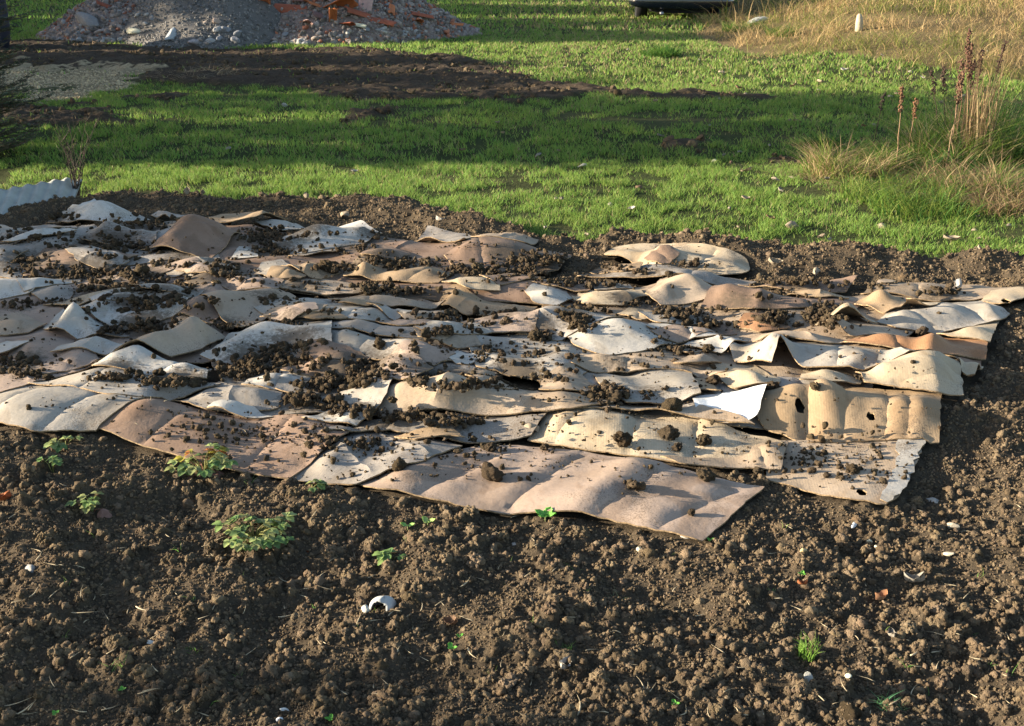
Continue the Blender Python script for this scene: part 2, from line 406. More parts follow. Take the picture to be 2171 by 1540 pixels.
def sheet(label, key, poly, r=(), k=(), g=1.1, n=.016, ns=3.2, st=1, holes=(), thick=.0045, rough=.003, group=None, sup=5, stiff=1.0, round_=None, base=None, cr=()):
    """one sheet of cardboard draped over whatever already lies there; r ridges, k local lifts"""
    global H, sheet_no
    sheet_no += 1; sd = sheet_no
    pts = [P(a, b, ZS) for a, b in poly]
    cx = sum(p[0] for p in pts) / len(pts); cy = sum(p[1] for p in pts) / len(pts)
    pts = [(cx + (x - cx) * g, cy + (y - cy) * g) for x, y in pts]
    A = sum(pts[i][0] * pts[(i + 1) % len(pts)][1] - pts[(i + 1) % len(pts)][0] * pts[i][1] for i in range(len(pts)))
    if A < 0: pts = pts[::-1]
    if round_:                                   # rounded corners
        q = []
        for i in range(len(pts)):
            a, b, c = Vector(pts[i - 1]), Vector(pts[i]), Vector(pts[(i + 1) % len(pts)])
            da = (a - b); dc = (c - b); ra = min(round_, da.length * .4); rc = min(round_, dc.length * .4)
            pa = b + da.normalized() * ra; pc = b + dc.normalized() * rc
            for t in (0, .25, .5, .75, 1): q.append(tuple(pa * (1 - t) ** 2 + b * 2 * t * (1 - t) + pc * t * t))
        pts = q
    ring = smooth_ring(pts, rough, .024, sd)
    xs = [p[0] for p in ring]; ys = [p[1] for p in ring]
    i0 = max(0, int((min(xs) - RX0) / RS) - 25); i1 = min(H.shape[0], int((max(xs) - RX0) / RS) + 26)
    j0 = max(0, int((min(ys) - RY0) / RS) - 25); j1 = min(H.shape[1], int((max(ys) - RY0) / RS) + 26)
    X = GX[i0:i1, j0:j1]; Y = GY[i0:i1, j0:j1]; Hs = H[i0:i1, j0:j1]
    F = inpoly(X, Y, ring)
    if not F.any(): return None
    S = blur(np.minimum(maxf(Hs, 2), Hs[F].mean() + .12), sup, 2)
    rw = random.Random(sd * 7 + 1); an = rw.uniform(-.55, .55) + (math.pi / 2 if rw.random() < .18 else 0); uu = (X - cx) * math.cos(an) + (Y - cy) * math.sin(an)
    ku = [-2.0]; kv = [0.0]
    while ku[-1] < 2: ku.append(ku[-1] + rw.uniform(.05, .17)); kv.append(rw.random() ** 1.3)
    own = n * 2.4 * (np.interp(uu, ku, kv) * .8 + np.interp(uu + .008, ku, kv) * .2) * (.6 + .8 * fbm(X + sd, Y, 1.6, sd % 30, 2))
    inner = np.clip((blur(F.astype(float), 6, 1) - .45) / .5, 0, 1); rdg = 0
    for q in r:
        x1, y1, x2, y2, hh, wd = q[:6]; hh = hh * .68; wd = wd * 1.05
        a = P(x1, y1, ZS + hh * .9); b_ = P(x2, y2, ZS + hh * .9)
        d = seg_d(X, Y, *a, *b_) / wd
        rdg = rdg + (hh * (.55 * np.clip(1 - d / 1.75, 0, 1) ** 1.25 + .45 * np.exp(-d ** 2)) if len(q) < 7 else hh * np.sqrt(np.clip(1 - d, 0, 1) ** 2 + .004))
    own = own * (.3 + .7 * inner) + rdg * (.45 + .55 * inner)
    for (x1, y1, hh, rd) in k:
        a = P(x1, y1, ZS + max(hh, 0) * .9)
        own = own + hh * np.exp(-(np.hypot(X - a[0], Y - a[1]) / rd) ** 2)
    Z = S + .004 + own
    if base is not None: Z = Z + base
    kf = 0
    for (x1, y1, hh, rd) in k:
        a = P(x1, y1, ZS + max(hh, 0) * .9); kf = kf + hh * np.exp(-(np.hypot(X - a[0], Y - a[1]) / rd) ** 2)
    em = np.clip((fbm(X + sd, Y, 4.2, 200 + sd % 9, 2) - .34) * 6, 0, 1) * (1 - inner) * .92
    Z = Z - np.maximum(Z - (Hs + .0035 + kf + .5 * rdg), 0) * em
    Z = np.maximum(Z, blur(np.maximum(Z, Hs + .003), 1, 1)); Z = np.maximum(Z, Hs + .0035)
    full = np.zeros_like(H); full[i0:i1, j0:j1] = Z
    # top surface by constrained triangulation
    inter = []
    stp = .019
    ax = np.arange(min(xs), max(xs), stp); ay = np.arange(min(ys), max(ys), stp)
    AX, AY = np.meshgrid(ax, ay, indexing='ij'); AX = AX + (np.arange(AX.shape[1])[None, :] % 2) * stp * .5
    okm = inpoly(AX, AY, ring)
    rr = np.array(ring); 
    cand = np.c_[AX[okm], AY[okm]]
    hl = []
    for (hx, hy, hr, hasp) in holes:
        c = P(hx, hy, ZS + .03); hl.append((c[0], c[1], hr, hasp))
    if len(cand):
        dm = np.min(np.hypot(cand[:, None, 0] - rr[None, :, 0], cand[:, None, 1] - rr[None, :, 1]), 1)
        cand = cand[dm > stp * .5]
        for (hx, hy, hr, hasp) in hl:
            cand = cand[np.hypot(cand[:, 0] - hx, (cand[:, 1] - hy) / hasp) > hr * 1.25]
    vin = [Vector(p) for p in ring]; loops = [list(range(len(ring)))]
    nb = len(ring); crp = []; cre = []; crw = [(*P(a_[0], a_[1], ZS), *P(a_[2], a_[3], ZS)) for a_ in cr]
    if not cr and not holes:
        ra = random.Random(sd); D = rr - rr.mean(0); ev, U = np.linalg.eigh(D.T @ D); ax_, ay_ = U[:, 1], U[:, 0]; pr = D @ ax_; L_ = pr.max() - pr.min()
        for fq in ([.5] if L_ < .45 else [.3, .68] if L_ < .9 else [.2, .45, .75]):
            if ra.random() < .2: continue
            q0 = pr.min() + L_ * (fq + ra.uniform(-.07, .07)); nearp = D[np.abs(pr - q0) < .05]
            if len(nearp) < 2: continue
            pe = nearp @ ay_; lo_, hi_ = pe.min() + .02, pe.max() - .02
            if hi_ - lo_ < .08: continue
            sk = ra.uniform(-.03, .03); A_ = rr.mean(0) + ax_ * (q0 - sk) + ay_ * lo_; B_ = rr.mean(0) + ax_ * (q0 + sk) + ay_ * hi_
            if inpoly(A_[:1], A_[1:], ring)[0] and inpoly(B_[:1], B_[1:], ring)[0]: crw.append((A_[0], A_[1], B_[0], B_[1]))
    for (x1, y1, x2, y2) in crw:
        a = (x1, y1); b_ = (x2, y2); m = max(2, int(math.hypot(a[0] - b_[0], a[1] - b_[1]) / .024)); l0 = len(vin)
        for q in range(m + 1):
            t = q / m; j_ = .003 * math.sin(q * 1.7 + sd); vin.append(Vector((a[0] + (b_[0] - a[0]) * t + j_, a[1] + (b_[1] - a[1]) * t + j_))); crp.append(tuple(vin[-1]))
        cre += [(l0 + q, l0 + q + 1) for q in range(m)]
    if crp and len(cand):
        cp = np.array(crp); cand = cand[np.min(np.hypot(cand[:, None, 0] - cp[None, :, 0], cand[:, None, 1] - cp[None, :, 1]), 1) > .009]
    for (hx, hy, hr, hasp) in hl:
        ks = list(range(len(vin), len(vin) + 14))
        for q in range(14):
            jr = hr * (1 + .13 * math.sin(q * 2.3 + hx * 9) + .06 * math.sin(q * 5)); vin.append(Vector((hx + jr * math.cos(-q / 14 * 2 * math.pi), hy + jr * hasp * math.sin(-q / 14 * 2 * math.pi))))
        loops.append(ks)
    edges = [(l[i], l[(i + 1) % len(l)]) for l in loops for i in range(len(l))] + cre
    vin += [Vector((float(a), float(b_))) for a, b_ in cand]
    vo, eo, fo, ov, oe, of_ = delaunay_2d_cdt(vin, edges, [], 1 if not hl else 1, 1e-6)
    V2 = np.array([(v.x, v.y) for v in vo]); T = np.array([f for f in fo if len(f) == 3])
    for (hx, hy, hr, hasp) in hl:
        c = V2[T].mean(1); T = T[np.hypot(c[:, 0] - hx, (c[:, 1] - hy) / hasp) > hr * .93]
    e1, e2 = V2[T[:, 1]] - V2[T[:, 0]], V2[T[:, 2]] - V2[T[:, 0]]
    area = e1[:, 0] * e2[:, 1] - e1[:, 1] * e2[:, 0]
    T[area < 0] = T[area < 0][:, ::-1]; T = T[np.abs(area) > 1e-9]
    z = samp(full, V2[:, 0], V2[:, 1]) 
    lowz = samp(H, V2[:, 0], V2[:, 1]) + .0035
    z = np.maximum(z, lowz)
    if crp:
        dc = np.min(np.hypot(V2[:, None, 0] - cp[None, :, 0], V2[:, None, 1] - cp[None, :, 1]), 1)
        sg_ = 1 if sd % 3 or cr else -1
        z = np.maximum(z - sg_ * (.0055 if not cr else .0075) * np.clip(1 - dc / (.022 if not cr else .03), 0, 1), lowz - .003)
    # boundary edges
    E = np.concatenate([T[:, [0, 1]], T[:, [1, 2]], T[:, [2, 0]]]); key_ = E[:, 0] * 100000 + E[:, 1]; rev = E[:, 1] * 100000 + E[:, 0]
    B = E[~np.isin(key_, rev)]
    nV = len(V2)
    top = np.c_[V2, z]; bot = np.c_[V2, z - thick]
    V = np.concatenate([top, bot, top, bot])
    Fs = np.c_[B[:, 0] + 2 * nV, B[:, 0] + 3 * nV, B[:, 1] + 3 * nV, B[:, 1] + 2 * nV]
    o0 = np.array([cx, cy, 0.0]); V = V - o0
    me = mesh_np('cardboard_sheet', V, [T, T[:, ::-1] + nV, Fs], [card(key, st), M_under, M_edge], True, np.tile(np.repeat(samp(DIRT, V2[:, 0], V2[:, 1])[:, None], 3, 1), (4, 1)), [0, 1, 2])
    if crp:
        ne = len(me.edges); ev = np.empty(ne * 2, np.int32); me.edges.foreach_get('vertices', ev); ev = ev.reshape(-1, 2); on = np.zeros(len(V), bool); on[:nV] = dc < .0025
        at_ = me.attributes.new('sharp_edge', 'BOOLEAN', 'EDGE'); at_.data.foreach_set('value', on[ev[:, 0]] & on[ev[:, 1]])
    o = link('cardboard_sheet', me, None, (cx, cy, 0)); tag(o, label, 'cardboard', group or 'cardboard sheets laid over the garden bed')
    Hn = H[i0:i1, j0:j1]; Hn[F] = np.maximum(Hn, Z)[F]; COVER[i0:i1, j0:j1] |= F; OWN[i0:i1, j0:j1][F] = sd; CLEAN.add(sd) if key == 'snow' else None; SHORT[sd] = short_label(label)
    return o
# ------------------------------------------------------------------ the sheets, lowest first
S = sheet
# a few broad ones underneath that show only in gaps
S('broad grey sheet lying lowest in the middle of the bed, mostly buried by others', 'grey', [(420, 700), (1000, 690), (1080, 860), (500, 880)], g=1.0, n=.01)
S('broad dusty sheet lowest at the left of the bed, showing only in gaps', 'pink', [(-60, 560), (520, 560), (470, 760), (-90, 800)], g=1.0, n=.01)
S('broad brown sheet lowest towards the far edge, buried under heaps of soil', 'brown', [(450, 480), (1100, 525), (1180, 640), (450, 610)], g=1.0, n=.01)
S('broad tan sheet lowest on the right of the bed, glimpsed between others', 'tan', [(1150, 590), (1950, 625), (1900, 800), (1150, 800)], g=1.0, n=.01)
S('dusty sheet lowest along the right side near the white piece', 'grey', [(1150, 800), (1850, 800), (1850, 900), (1150, 900)], g=1.0, n=.01)
S('dusty sheet lowest at the far left corner of the bed', 'grey', [(-60, 480), (420, 470), (470, 560), (-80, 580)], g=1.0, n=.012)
# front row
S('pale stained sheet at the near right corner with a torn white edge', 'tan', [(1622, 1000), (1650, 925), (1900, 922), (1962, 930), (1938, 985), (1912, 1030), (1880, 1056), (1780, 1042), (1672, 1012)], r=[(1680, 985, 1930, 1000, .012, .05), (1660, 1020, 1890, 1050, .012, .05)], k=[(1648, 1018, .03, .06)], g=1.0, n=.006, holes=[(1830, 1015, .016, 1.3)], rough=.006)
S('large pinkish brown sheet at the front with three crosswise creases', 'pink', [(750, 1008), (870, 958), (1010, 934), (1100, 934), (1240, 948), (1420, 982), (1500, 1002), (1622, 1020), (1560, 1075), (1490, 1132), (1390, 1112), (1290, 1088), (1120, 1070), (1000, 1058), (880, 1040), (800, 1030)],
  r=[(960, 945, 815, 1025, .03, .07), (1180, 958, 1040, 1045, .014, .05), (1345, 970, 1205, 1060, .055, .085), (1500, 1012, 1370, 1095, .02, .06), (1060, 962, 940, 1030, .02, .06)], cr=[(1236, 958, 1075, 1058), (1425, 985, 1270, 1078), (1560, 1030, 1395, 1108), (1085, 945, 890, 1036), (1330, 1045, 1520, 1052)], g=1.0, n=.006, st=0)
S('pale crumpled sheet beside the big brown front one, its near tip on the soil', 'grey', [(610, 998), (700, 932), (760, 900), (900, 905), (980, 940), (900, 985), (755, 1018)], r=[(760, 915, 690, 960, .03, .07), (900, 930, 800, 990, .03, .08)], g=1.0, n=.012, st=3)
S('smooth brown sheet at the front left sprinkled with small crumbs', 'brown', [(195, 918), (310, 858), (450, 872), (600, 880), (700, 892), (750, 908), (700, 945), (612, 1000), (500, 982), (400, 965), (290, 940)], r=[(315, 870, 420, 882, .05, .12), (640, 885, 740, 925, .035, .09)], g=1.0, n=.006, st=0)
S('big pale sheet at the near left corner with a dimpled surface', 'pale', [(-60, 860), (62, 822), (200, 850), (330, 858), (205, 925), (70, 934), (-60, 905)], r=[(0, 870, 200, 890, .02, .1)], g=1.0, n=.012, st=0)
S('long tan sheet rising in a low arch behind the front brown one', 'cream', [(1118, 922), (1165, 868), (1300, 872), (1470, 886), (1672, 930), (1650, 965), (1590, 965), (1440, 972), (1240, 945)], r=[(1190, 895, 1380, 912, .045, .09), (1500, 925, 1600, 940, .02, .06)], cr=[(1235, 880, 1165, 935), (1352, 885, 1335, 950), (1480, 892, 1470, 965)], g=1.0, n=.008, st=1)
S('narrow folded strip lying along the back of the front brown sheet', 'tan', [(1400, 968), (1588, 962), (1594, 950), (1672, 928), (1656, 990), (1588, 984), (1440, 984)], k=[(1640, 945, .03, .07)], g=1.0, n=.004)
S('grey sheet with soil crumbs just left of the arched tan sheet', 'grey', [(690, 920), (755, 888), (827, 880), (998, 876), (1160, 872), (1118, 920), (984, 932), (830, 905)], r=[(820, 890, 760, 912, .03, .07), (960, 886, 1120, 886, .02, .06)], g=1.04, n=.012)
S('small sheet propped open over a dark slot above the front brown sheet', 'kraft', [(835, 915), (960, 908), (985, 936), (955, 932), (878, 936)], k=[(962, 930, .045, .07)], g=1.0, n=.003)
_tp = bpy.data.objects['cardboard_sheet.006']
_te = S('white torn layer along the right edge', 'white', [(1908, 924), (1962, 929), (1940, 985), (1914, 1030), (1882, 1056), (1866, 1050), (1893, 1000)], g=1.0, n=.003, st=0, rough=.012, thick=.002)
_te.name = 'torn_edge'; _te.location = Vector(_te.location) - Vector(_tp.location); _te.parent = _tp; del _te['category']; del _te['group']
# second row: right
S('wide kraft panel standing tilted with two round holes near the right edge', 'kraft', [(1536, 850), (1570, 835), (1735, 826), (1828, 832), (1990, 856), (1992, 934), (1900, 930), (1712, 930), (1622, 905)],
  r=[(1720, 842, 1985, 868, .085, .10), (1560, 856, 1720, 846, .07, .10), (1700, 862, 1712, 922, -.035, .03)], holes=[(1846, 886, .014, 1.25), (1694, 872, .018, 1.3)], cr=[(1712, 832, 1708, 925), (1925, 855, 1922, 928), (1880, 850, 1876, 926), (1790, 835, 1788, 926)], g=1.0, n=.006, rough=.004)
S('bright white sheet with rounded corners and an upturned right end', 'snow', [(1466, 850), (1540, 850), (1612, 846), (1626, 862), (1596, 912), (1505, 900), (1470, 882)], k=[(1618, 862, .028, .10), (1600, 905, .02, .06), (1468, 862, .02, .05)], g=1.0, n=.004, st=0, round_=.05, thick=.0025)
S('small kraft flap folded over beside the white sheet', 'kraft', [(1455, 804), (1492, 806), (1518, 832), (1527, 856), (1455, 838)], r=[(1470, 812, 1515, 842, .06, .06)], g=1.0, n=.003)
S('long flat strip with a dark gap under its near edge, left of the white sheet', 'tan', [(1150, 868), (1238, 852), (1390, 858), (1530, 890), (1600, 912), (1480, 900), (1340, 884), (1200, 880)], k=[(1390, 884, .045, .10), (1300, 880, .01, .05)], g=1.0, n=.004)
S('striped pale sheet under loose crumbs in front of a long dark slit', 'pale', [(1262, 805), (1400, 790), (1462, 800), (1480, 858), (1330, 868), (1285, 840)], r=[(1300, 830, 1450, 830, .035, .09)], g=1.04, n=.01, st=2)
S('tan sheet folded into a sharp ridge left of the tall pale one', 'cream', [(1490, 792), (1517, 765), (1600, 770), (1655, 812), (1649, 836), (1556, 835)], r=[(1512, 780, 1600, 800, .07, .07, 1)], g=1.0, n=.004)
S('small rounded cream sheet between the kraft panel and the long pale one', 'cream', [(1695, 832), (1706, 784), (1770, 784), (1830, 812), (1820, 830)], r=[(1715, 795, 1790, 808, .06, .09)], g=1.05, n=.005)
S('cream sheet hanging over the right edge with a creased bright face', 'cream', [(1811, 806), (1953, 773), (2027, 765), (2040, 856), (1984, 860), (1828, 838)], r=[(1830, 795, 2020, 772, .10, .12), (1950, 800, 2000, 850, .03, .08)], cr=[(1830, 815, 2034, 818), (1900, 842, 2036, 838)], g=1.0, n=.004, rough=.004)
S('small pale triangle poking out at the right edge behind the cream sheet', 'cream', [(2025, 785), (2086, 773), (2064, 812), (2036, 812)], k=[(2070, 780, .04, .06)], g=1.0, n=.003)
S('long pale sheet with a peaked left corner over a dark hollow', 'pale', [(1540, 736), (1550, 716), (1603, 738), (1644, 722), (1760, 740), (1870, 760), (1856, 802), (1813, 806), (1700, 794), (1649, 768), (1634, 790), (1560, 762)],
  k=[(1642, 735, .07, .07), (1545, 722, .04, .05), (1650, 768, .03, .07)], r=[(1650, 738, 1850, 772, .05, .09), (1640, 730, 1640, 775, .03, .05)], g=1.0, n=.005, st=0)
S('white sheet tucked between the cream and the long pale one', 'pale', [(1855, 800), (1867, 759), (1950, 767), (1970, 785), (1900, 802)], r=[(1875, 772, 1945, 778, .04, .07)], g=1.04, n=.005)
S('narrow reddish strip at the right edge under the orange sheet', 'brown', [(1950, 772), (2080, 752), (2080, 782), (2020, 785)], g=1.0, n=.004)
S('orange brown sheet with a sharp pinched crease near the right edge', 'orange', [(1785, 744), (1860, 712), (1938, 714), (1973, 708), (2092, 734), (2090, 764), (1965, 772), (1867, 760)], r=[(1850, 728, 1960, 724, .06, .08), (1985, 715, 1962, 760, .05, .035), (1900, 752, 2085, 752, .02, .06)], g=1.0, n=.005)
S('greyish smooth hump left of the orange sheet', 'tan', [(1600, 732), (1626, 710), (1696, 710), (1795, 736), (1750, 746)], r=[(1630, 718, 1720, 722, .045, .08)], g=1.06, n=.005, st=0)
S('flat tan sheet reaching the right edge with a dark cut end', 'cream', [(1984, 712), (2060, 700), (2118, 685), (2097, 738), (2008, 726)], r=[(2000, 706, 2105, 696, .05, .09)], g=1.0, n=.004)
S('tan strip with a raised left end behind the orange sheet', 'tan', [(1748, 712), (1766, 683), (1850, 700), (1940, 704), (1915, 724), (1800, 730)], k=[(1768, 688, .06, .07)], g=1.0, n=.004)
S('small cream sheet curled up beside a heap of soil', 'cream', [(1727, 698), (1775, 672), (1800, 662), (1852, 692), (1860, 700), (1780, 700)], k=[(1795, 665, .07, .06)], g=1.0, n=.004)
S('wide pale sheet with a pointed right corner on the right edge', 'pale', [(1856, 693), (1880, 672), (1996, 652), (2095, 645), (2140, 675), (2117, 692), (1984, 707), (1900, 706)], r=[(1900, 672, 2010, 662, .05, .09), (2095, 655, 2125, 684, .04, .05), (1960, 690, 2000, 680, .02, .08)], g=1.0, n=.006, st=0)
S('cream flap with a dark slit along its near edge on the wide pale sheet', 'cream', [(1915, 672), (1930, 645), (2000, 648), (1985, 662), (1935, 678)], k=[(1925, 655, .05, .07)], g=1.0, n=.003)
# second row: middle and left
S('grey sheet with a raised long edge between two dark soil heaps, near the middle', 'tan', [(800, 862), (845, 815), (904, 832), (962, 824), (1100, 832), (1175, 842), (1300, 872), (1209, 888), (998, 880), (809, 878)], r=[(850, 828, 940, 838, .06, .09), (960, 834, 1180, 850, .055, .08)], g=1.0, n=.006, st=2)
S('white sheet with a glaring left side beside the central soil heap', 'pale', [(700, 862), (760, 810), (846, 806), (820, 858), (790, 880)], r=[(770, 820, 830, 825, .03, .08)], g=1.04, n=.006, st=0)
S('small white curl of card near the front brown sheet', 'white', [(640, 893), (690, 876), (760, 868), (800, 872), (756, 906), (700, 900)], k=[(745, 875, .03, .05)], r=[(700, 880, 755, 880, .02, .04)], g=1.0, n=.006, st=0)
S('bluish flap with a dark gap below, behind the smooth brown sheet', 'grey', [(365, 857), (465, 816), (530, 826), (600, 842), (590, 868), (500, 876), (436, 876)], r=[(440, 830, 560, 838, .05, .08)], k=[(370, 856, .02, .06)], g=1.0, n=.004, st=0)
S('small white scrap lying just behind the smooth brown sheet', 'white', [(440, 876), (470, 868), (540, 870), (580, 884), (520, 886)], r=[(460, 872, 530, 874, .02, .04)], g=1.0, n=.004, st=0)
S('pale square piece with a hump left of the central soil heap', 'white', [(514, 826), (545, 800), (600, 792), (660, 814), (640, 832), (570, 838)], r=[(540, 806, 620, 802, .04, .07)], g=1.02, n=.006, st=0)
S('small box flap propped open over a dark mouth', 'grey', [(584, 836), (592, 820), (640, 828), (680, 842), (640, 850)], k=[(592, 828, .06, .05)], g=1.0, n=.003, st=0)
S('wide pale sheet whose near edge makes a long dark curved line on the left', 'pale', [(60, 826), (140, 800), (218, 782), (330, 808), (470, 822), (390, 852), (300, 872), (233, 872), (140, 845)], r=[(230, 800, 400, 820, .035, .1), (100, 820, 220, 810, .02, .08)], g=1.0, n=.008, st=0)
S('long pale sheet humped like a wave at the left', 'white', [(190, 782), (250, 745), (300, 750), (393, 780), (450, 786), (440, 816), (330, 820), (205, 808)], r=[(215, 775, 290, 758, .06, .08), (290, 758, 430, 790, .05, .07)], g=1.0, n=.004, st=0)
S('dusty pinkish sheet at the left edge of the picture, third from the near side', 'pink', [(-50, 790), (60, 770), (180, 762), (215, 785), (65, 826), (-50, 850)], r=[(20, 800, 180, 780, .02, .06)], g=1.04, n=.012)
S('striped pale sheet sloping to the heap in the middle of the bed', 'pale', [(690, 725), (745, 716), (850, 740), (936, 760), (1015, 780), (925, 795), (800, 785), (690, 764)], r=[(720, 730, 850, 752, .05, .09), (900, 765, 1000, 785, .03, .07)], g=1.0, n=.006, st=2)
S('pale sheet folded along a long thin dark edge above the striped one', 'grey', [(700, 720), (755, 688), (850, 700), (940, 722), (1015, 768), (947, 762), (809, 742)], r=[(760, 705, 920, 730, .045, .08)], g=1.0, n=.004, st=0)
S('large flat whitish sheet with scattered dark crumbs, centre of the bed', 'pale', [(980, 714), (1165, 726), (1250, 752), (1240, 800), (1216, 818), (1013, 798), (1000, 760)], r=[(1000, 726, 1160, 740, .02, .08), (1040, 785, 1200, 800, .02, .08)], g=1.03, n=.008, st=2)
S('tan sheet with a squared left edge crossing the centre right', 'tan', [(1142, 848), (1150, 812), (1216, 795), (1238, 812), (1267, 838), (1238, 856), (1170, 854)], g=1.0, n=.005, st=2, r=[(1160, 825, 1250, 835, .03, .06)])
S('tan sheet with a long black slit below its near edge', 'tan', [(1210, 795), (1240, 758), (1318, 766), (1400, 778), (1500, 790), (1540, 808), (1420, 796), (1300, 800)], r=[(1250, 770, 1330, 778, .04, .07), (1300, 798, 1480, 798, .03, .04)], g=1.0, n=.004)
S('small tent of tan card left of the long pale sheet', 'tan', [(1426, 786), (1470, 758), (1494, 746), (1530, 768), (1500, 780), (1460, 790)], r=[(1460, 772, 1494, 752, .06, .05, 1)], g=1.0, n=.003)
S('small upright flap with a dark mouth below, right of the centre', 'tan', [(1380, 752), (1430, 738), (1470, 744), (1495, 750), (1460, 764), (1420, 752)], k=[(1430, 745, .06, .06)], g=1.0, n=.003)
S('white sheet arched like a tent behind the flat whitish one', 'white', [(1194, 720), (1289, 690), (1384, 706), (1445, 730), (1385, 758), (1290, 770), (1215, 748)], r=[(1240, 715, 1300, 702, .06, .09), (1340, 722, 1420, 742, .035, .07)], g=1.0, n=.005, st=0)
S('bright little sheet with a clod on it left of the long pale one', 'white', [(1450, 740), (1480, 716), (1560, 712), (1590, 728), (1530, 748)], r=[(1470, 728, 1560, 724, .03, .06)], g=1.02, n=.006, st=0)
# third row
S('big grey and brown sheet ridged like a roof on the left', 'tan', [(196, 755), (300, 715), (411, 678), (480, 722), (430, 752), (364, 768), (255, 768)], r=[(270, 745, 405, 695, .10, .13, 1), (405, 695, 440, 740, .05, .08, 1)], g=1.0, n=.003, st=0)
S('long pale sheet bent upward beside a long soil heap at the centre left', 'white', [(425, 768), (473, 732), (531, 694), (618, 688), (705, 700), (705, 762), (620, 790), (520, 785)], r=[(460, 755, 560, 708, .05, .08), (560, 708, 690, 720, .04, .08)], g=1.0, n=.012, st=0)
S('dull pinkish sheet below the pale tent on the left', 'pink', [(15, 722), (110, 708), (218, 735), (230, 758), (150, 775), (30, 782)], r=[(40, 735, 200, 745, .03, .08)], g=1.04, n=.012)
S('white triangle at the left edge of the picture, level with the roof shaped sheet', 'white', [(-40, 760), (-10, 738), (15, 726), (66, 742), (20, 756)], r=[(-10, 745, 40, 745, .02, .05)], g=1.0, n=.005, st=0)
S('pale card pitched like a tent over a black gap on the left', 'white', [(92, 698), (120, 672), (153, 652), (218, 690), (275, 712), (225, 714), (164, 720), (110, 714)], r=[(115, 690, 156, 668, .09, .08, 1), (156, 668, 215, 700, .07, .07, 1)], g=1.0, n=.002, st=0)
S('brown triangular piece leaning on the roof shaped sheet', 'brown', [(350, 680), (422, 642), (478, 676), (451, 696), (400, 690)], r=[(400, 665, 430, 652, .06, .08, 1)], g=1.0, n=.003, st=0)
S('smooth tan hump at the centre left above a dark gap', 'tan', [(422, 646), (490, 622), (556, 608), (628, 632), (600, 662), (513, 708), (470, 690)], r=[(480, 640, 580, 622, .06, .1)], g=1.0, n=.005, st=0)
S('pale sheet with a bright sunlit back near the middle', 'pale', [(545, 668), (620, 642), (700, 630), (765, 646), (838, 658), (832, 692), (760, 702), (700, 695), (600, 690)], r=[(640, 655, 760, 650, .04, .08), (700, 680, 800, 670, .03, .08)], g=1.03, n=.008, st=0)
S('small folded brown flap with a bright spot in front of that pale sheet', 'kraft', [(610, 690), (640, 666), (690, 680), (740, 700), (680, 706)], r=[(640, 678, 690, 692, .05, .06)], g=1.0, n=.004)
S('pinkish strip between the pale folded sheet and the dark central heap', 'pink', [(800, 700), (845, 680), (976, 715), (940, 728), (860, 722)], g=1.04, n=.006, r=[(850, 692, 950, 715, .03, .06)])
S('tan and white bump left of the dark central heap', 'tan', [(838, 674), (889, 650), (965, 652), (980, 684), (870, 692)], r=[(855, 668, 940, 662, .04, .08)], g=1.03, n=.006, st=0)
S('grey sheet between the central heap and the white arched one', 'grey', [(1090, 715), (1140, 670), (1240, 660), (1320, 690), (1250, 722), (1180, 735)], r=[(1130, 690, 1230, 676, .04, .09)], g=1.03, n=.008)
S('pinkish sheet right of the dark central heap', 'pink', [(980, 700), (1050, 668), (1140, 690), (1130, 722), (1020, 724)], r=[(1010, 690, 1120, 700, .02, .06)], g=1.05, n=.01)
S('small striped tan piece between two soil heaps, right of the centre', 'cream', [(1310, 675), (1335, 658), (1400, 662), (1420, 680), (1360, 690)], r=[(1325, 668, 1400, 672, .04, .05)], g=1.04, n=.005, st=2)
S('pale bluish sheet with a soft hump right of the centre', 'white', [(1370, 715), (1390, 690), (1455, 685), (1535, 708), (1530, 726), (1458, 730)], r=[(1400, 702, 1520, 708, .035, .07)], g=1.02, n=.008, st=0)
S('small reddish sheet just left of the warm brown hump', 'brown', [(1440, 690), (1470, 672), (1530, 680), (1560, 702), (1500, 704)], g=1.05, n=.006)
S('small warm brown hump with soil around it, right of the centre', 'orange', [(1562, 692), (1576, 672), (1634, 673), (1675, 699), (1610, 708)], r=[(1580, 684, 1650, 690, .04, .07)], g=1.02, n=.005)
# fourth row
S('ochre hump at the left edge of the picture', 'tan', [(-40, 700), (0, 682), (40, 668), (98, 690), (60, 706), (0, 712)], r=[(0, 690, 70, 684, .04, .06)], g=1.04, n=.008)
S('pale sheet under dark clods at the left, its far side in sun', 'white', [(172, 664), (250, 632), (330, 620), (405, 646), (390, 684), (250, 704), (200, 690)], r=[(210, 655, 360, 635, .05, .09), (250, 690, 370, 670, .02, .06)], g=1.03, n=.008, st=0)
S('thin warm tan strip running along behind the clods at the left', 'cream', [(95, 652), (190, 632), (276, 612), (370, 616), (300, 636), (175, 664)], r=[(120, 648, 340, 620, .035, .06)], g=1.02, n=.006)
S('grey sheet with a pointed top lying on the left beside a pale one', 'grey', [(67, 630), (116, 608), (158, 626), (140, 640), (98, 642)], r=[(85, 626, 130, 616, .03, .06)], g=1.04, n=.004, st=0)
S('pale sheet with a sharp tip at the left edge of the picture', 'white', [(-50, 600), (30, 604), (106, 606), (72, 630), (-10, 642), (-50, 645)], r=[(-20, 615, 80, 612, .03, .07)], g=1.0, n=.006, st=0)
S('warm tan hump lit by the sun at the left of the centre', 'kraft', [(368, 604), (410, 592), (460, 582), (500, 590), (470, 610), (429, 620)], r=[(385, 602, 450, 590, .045, .08)], g=1.03, n=.006)
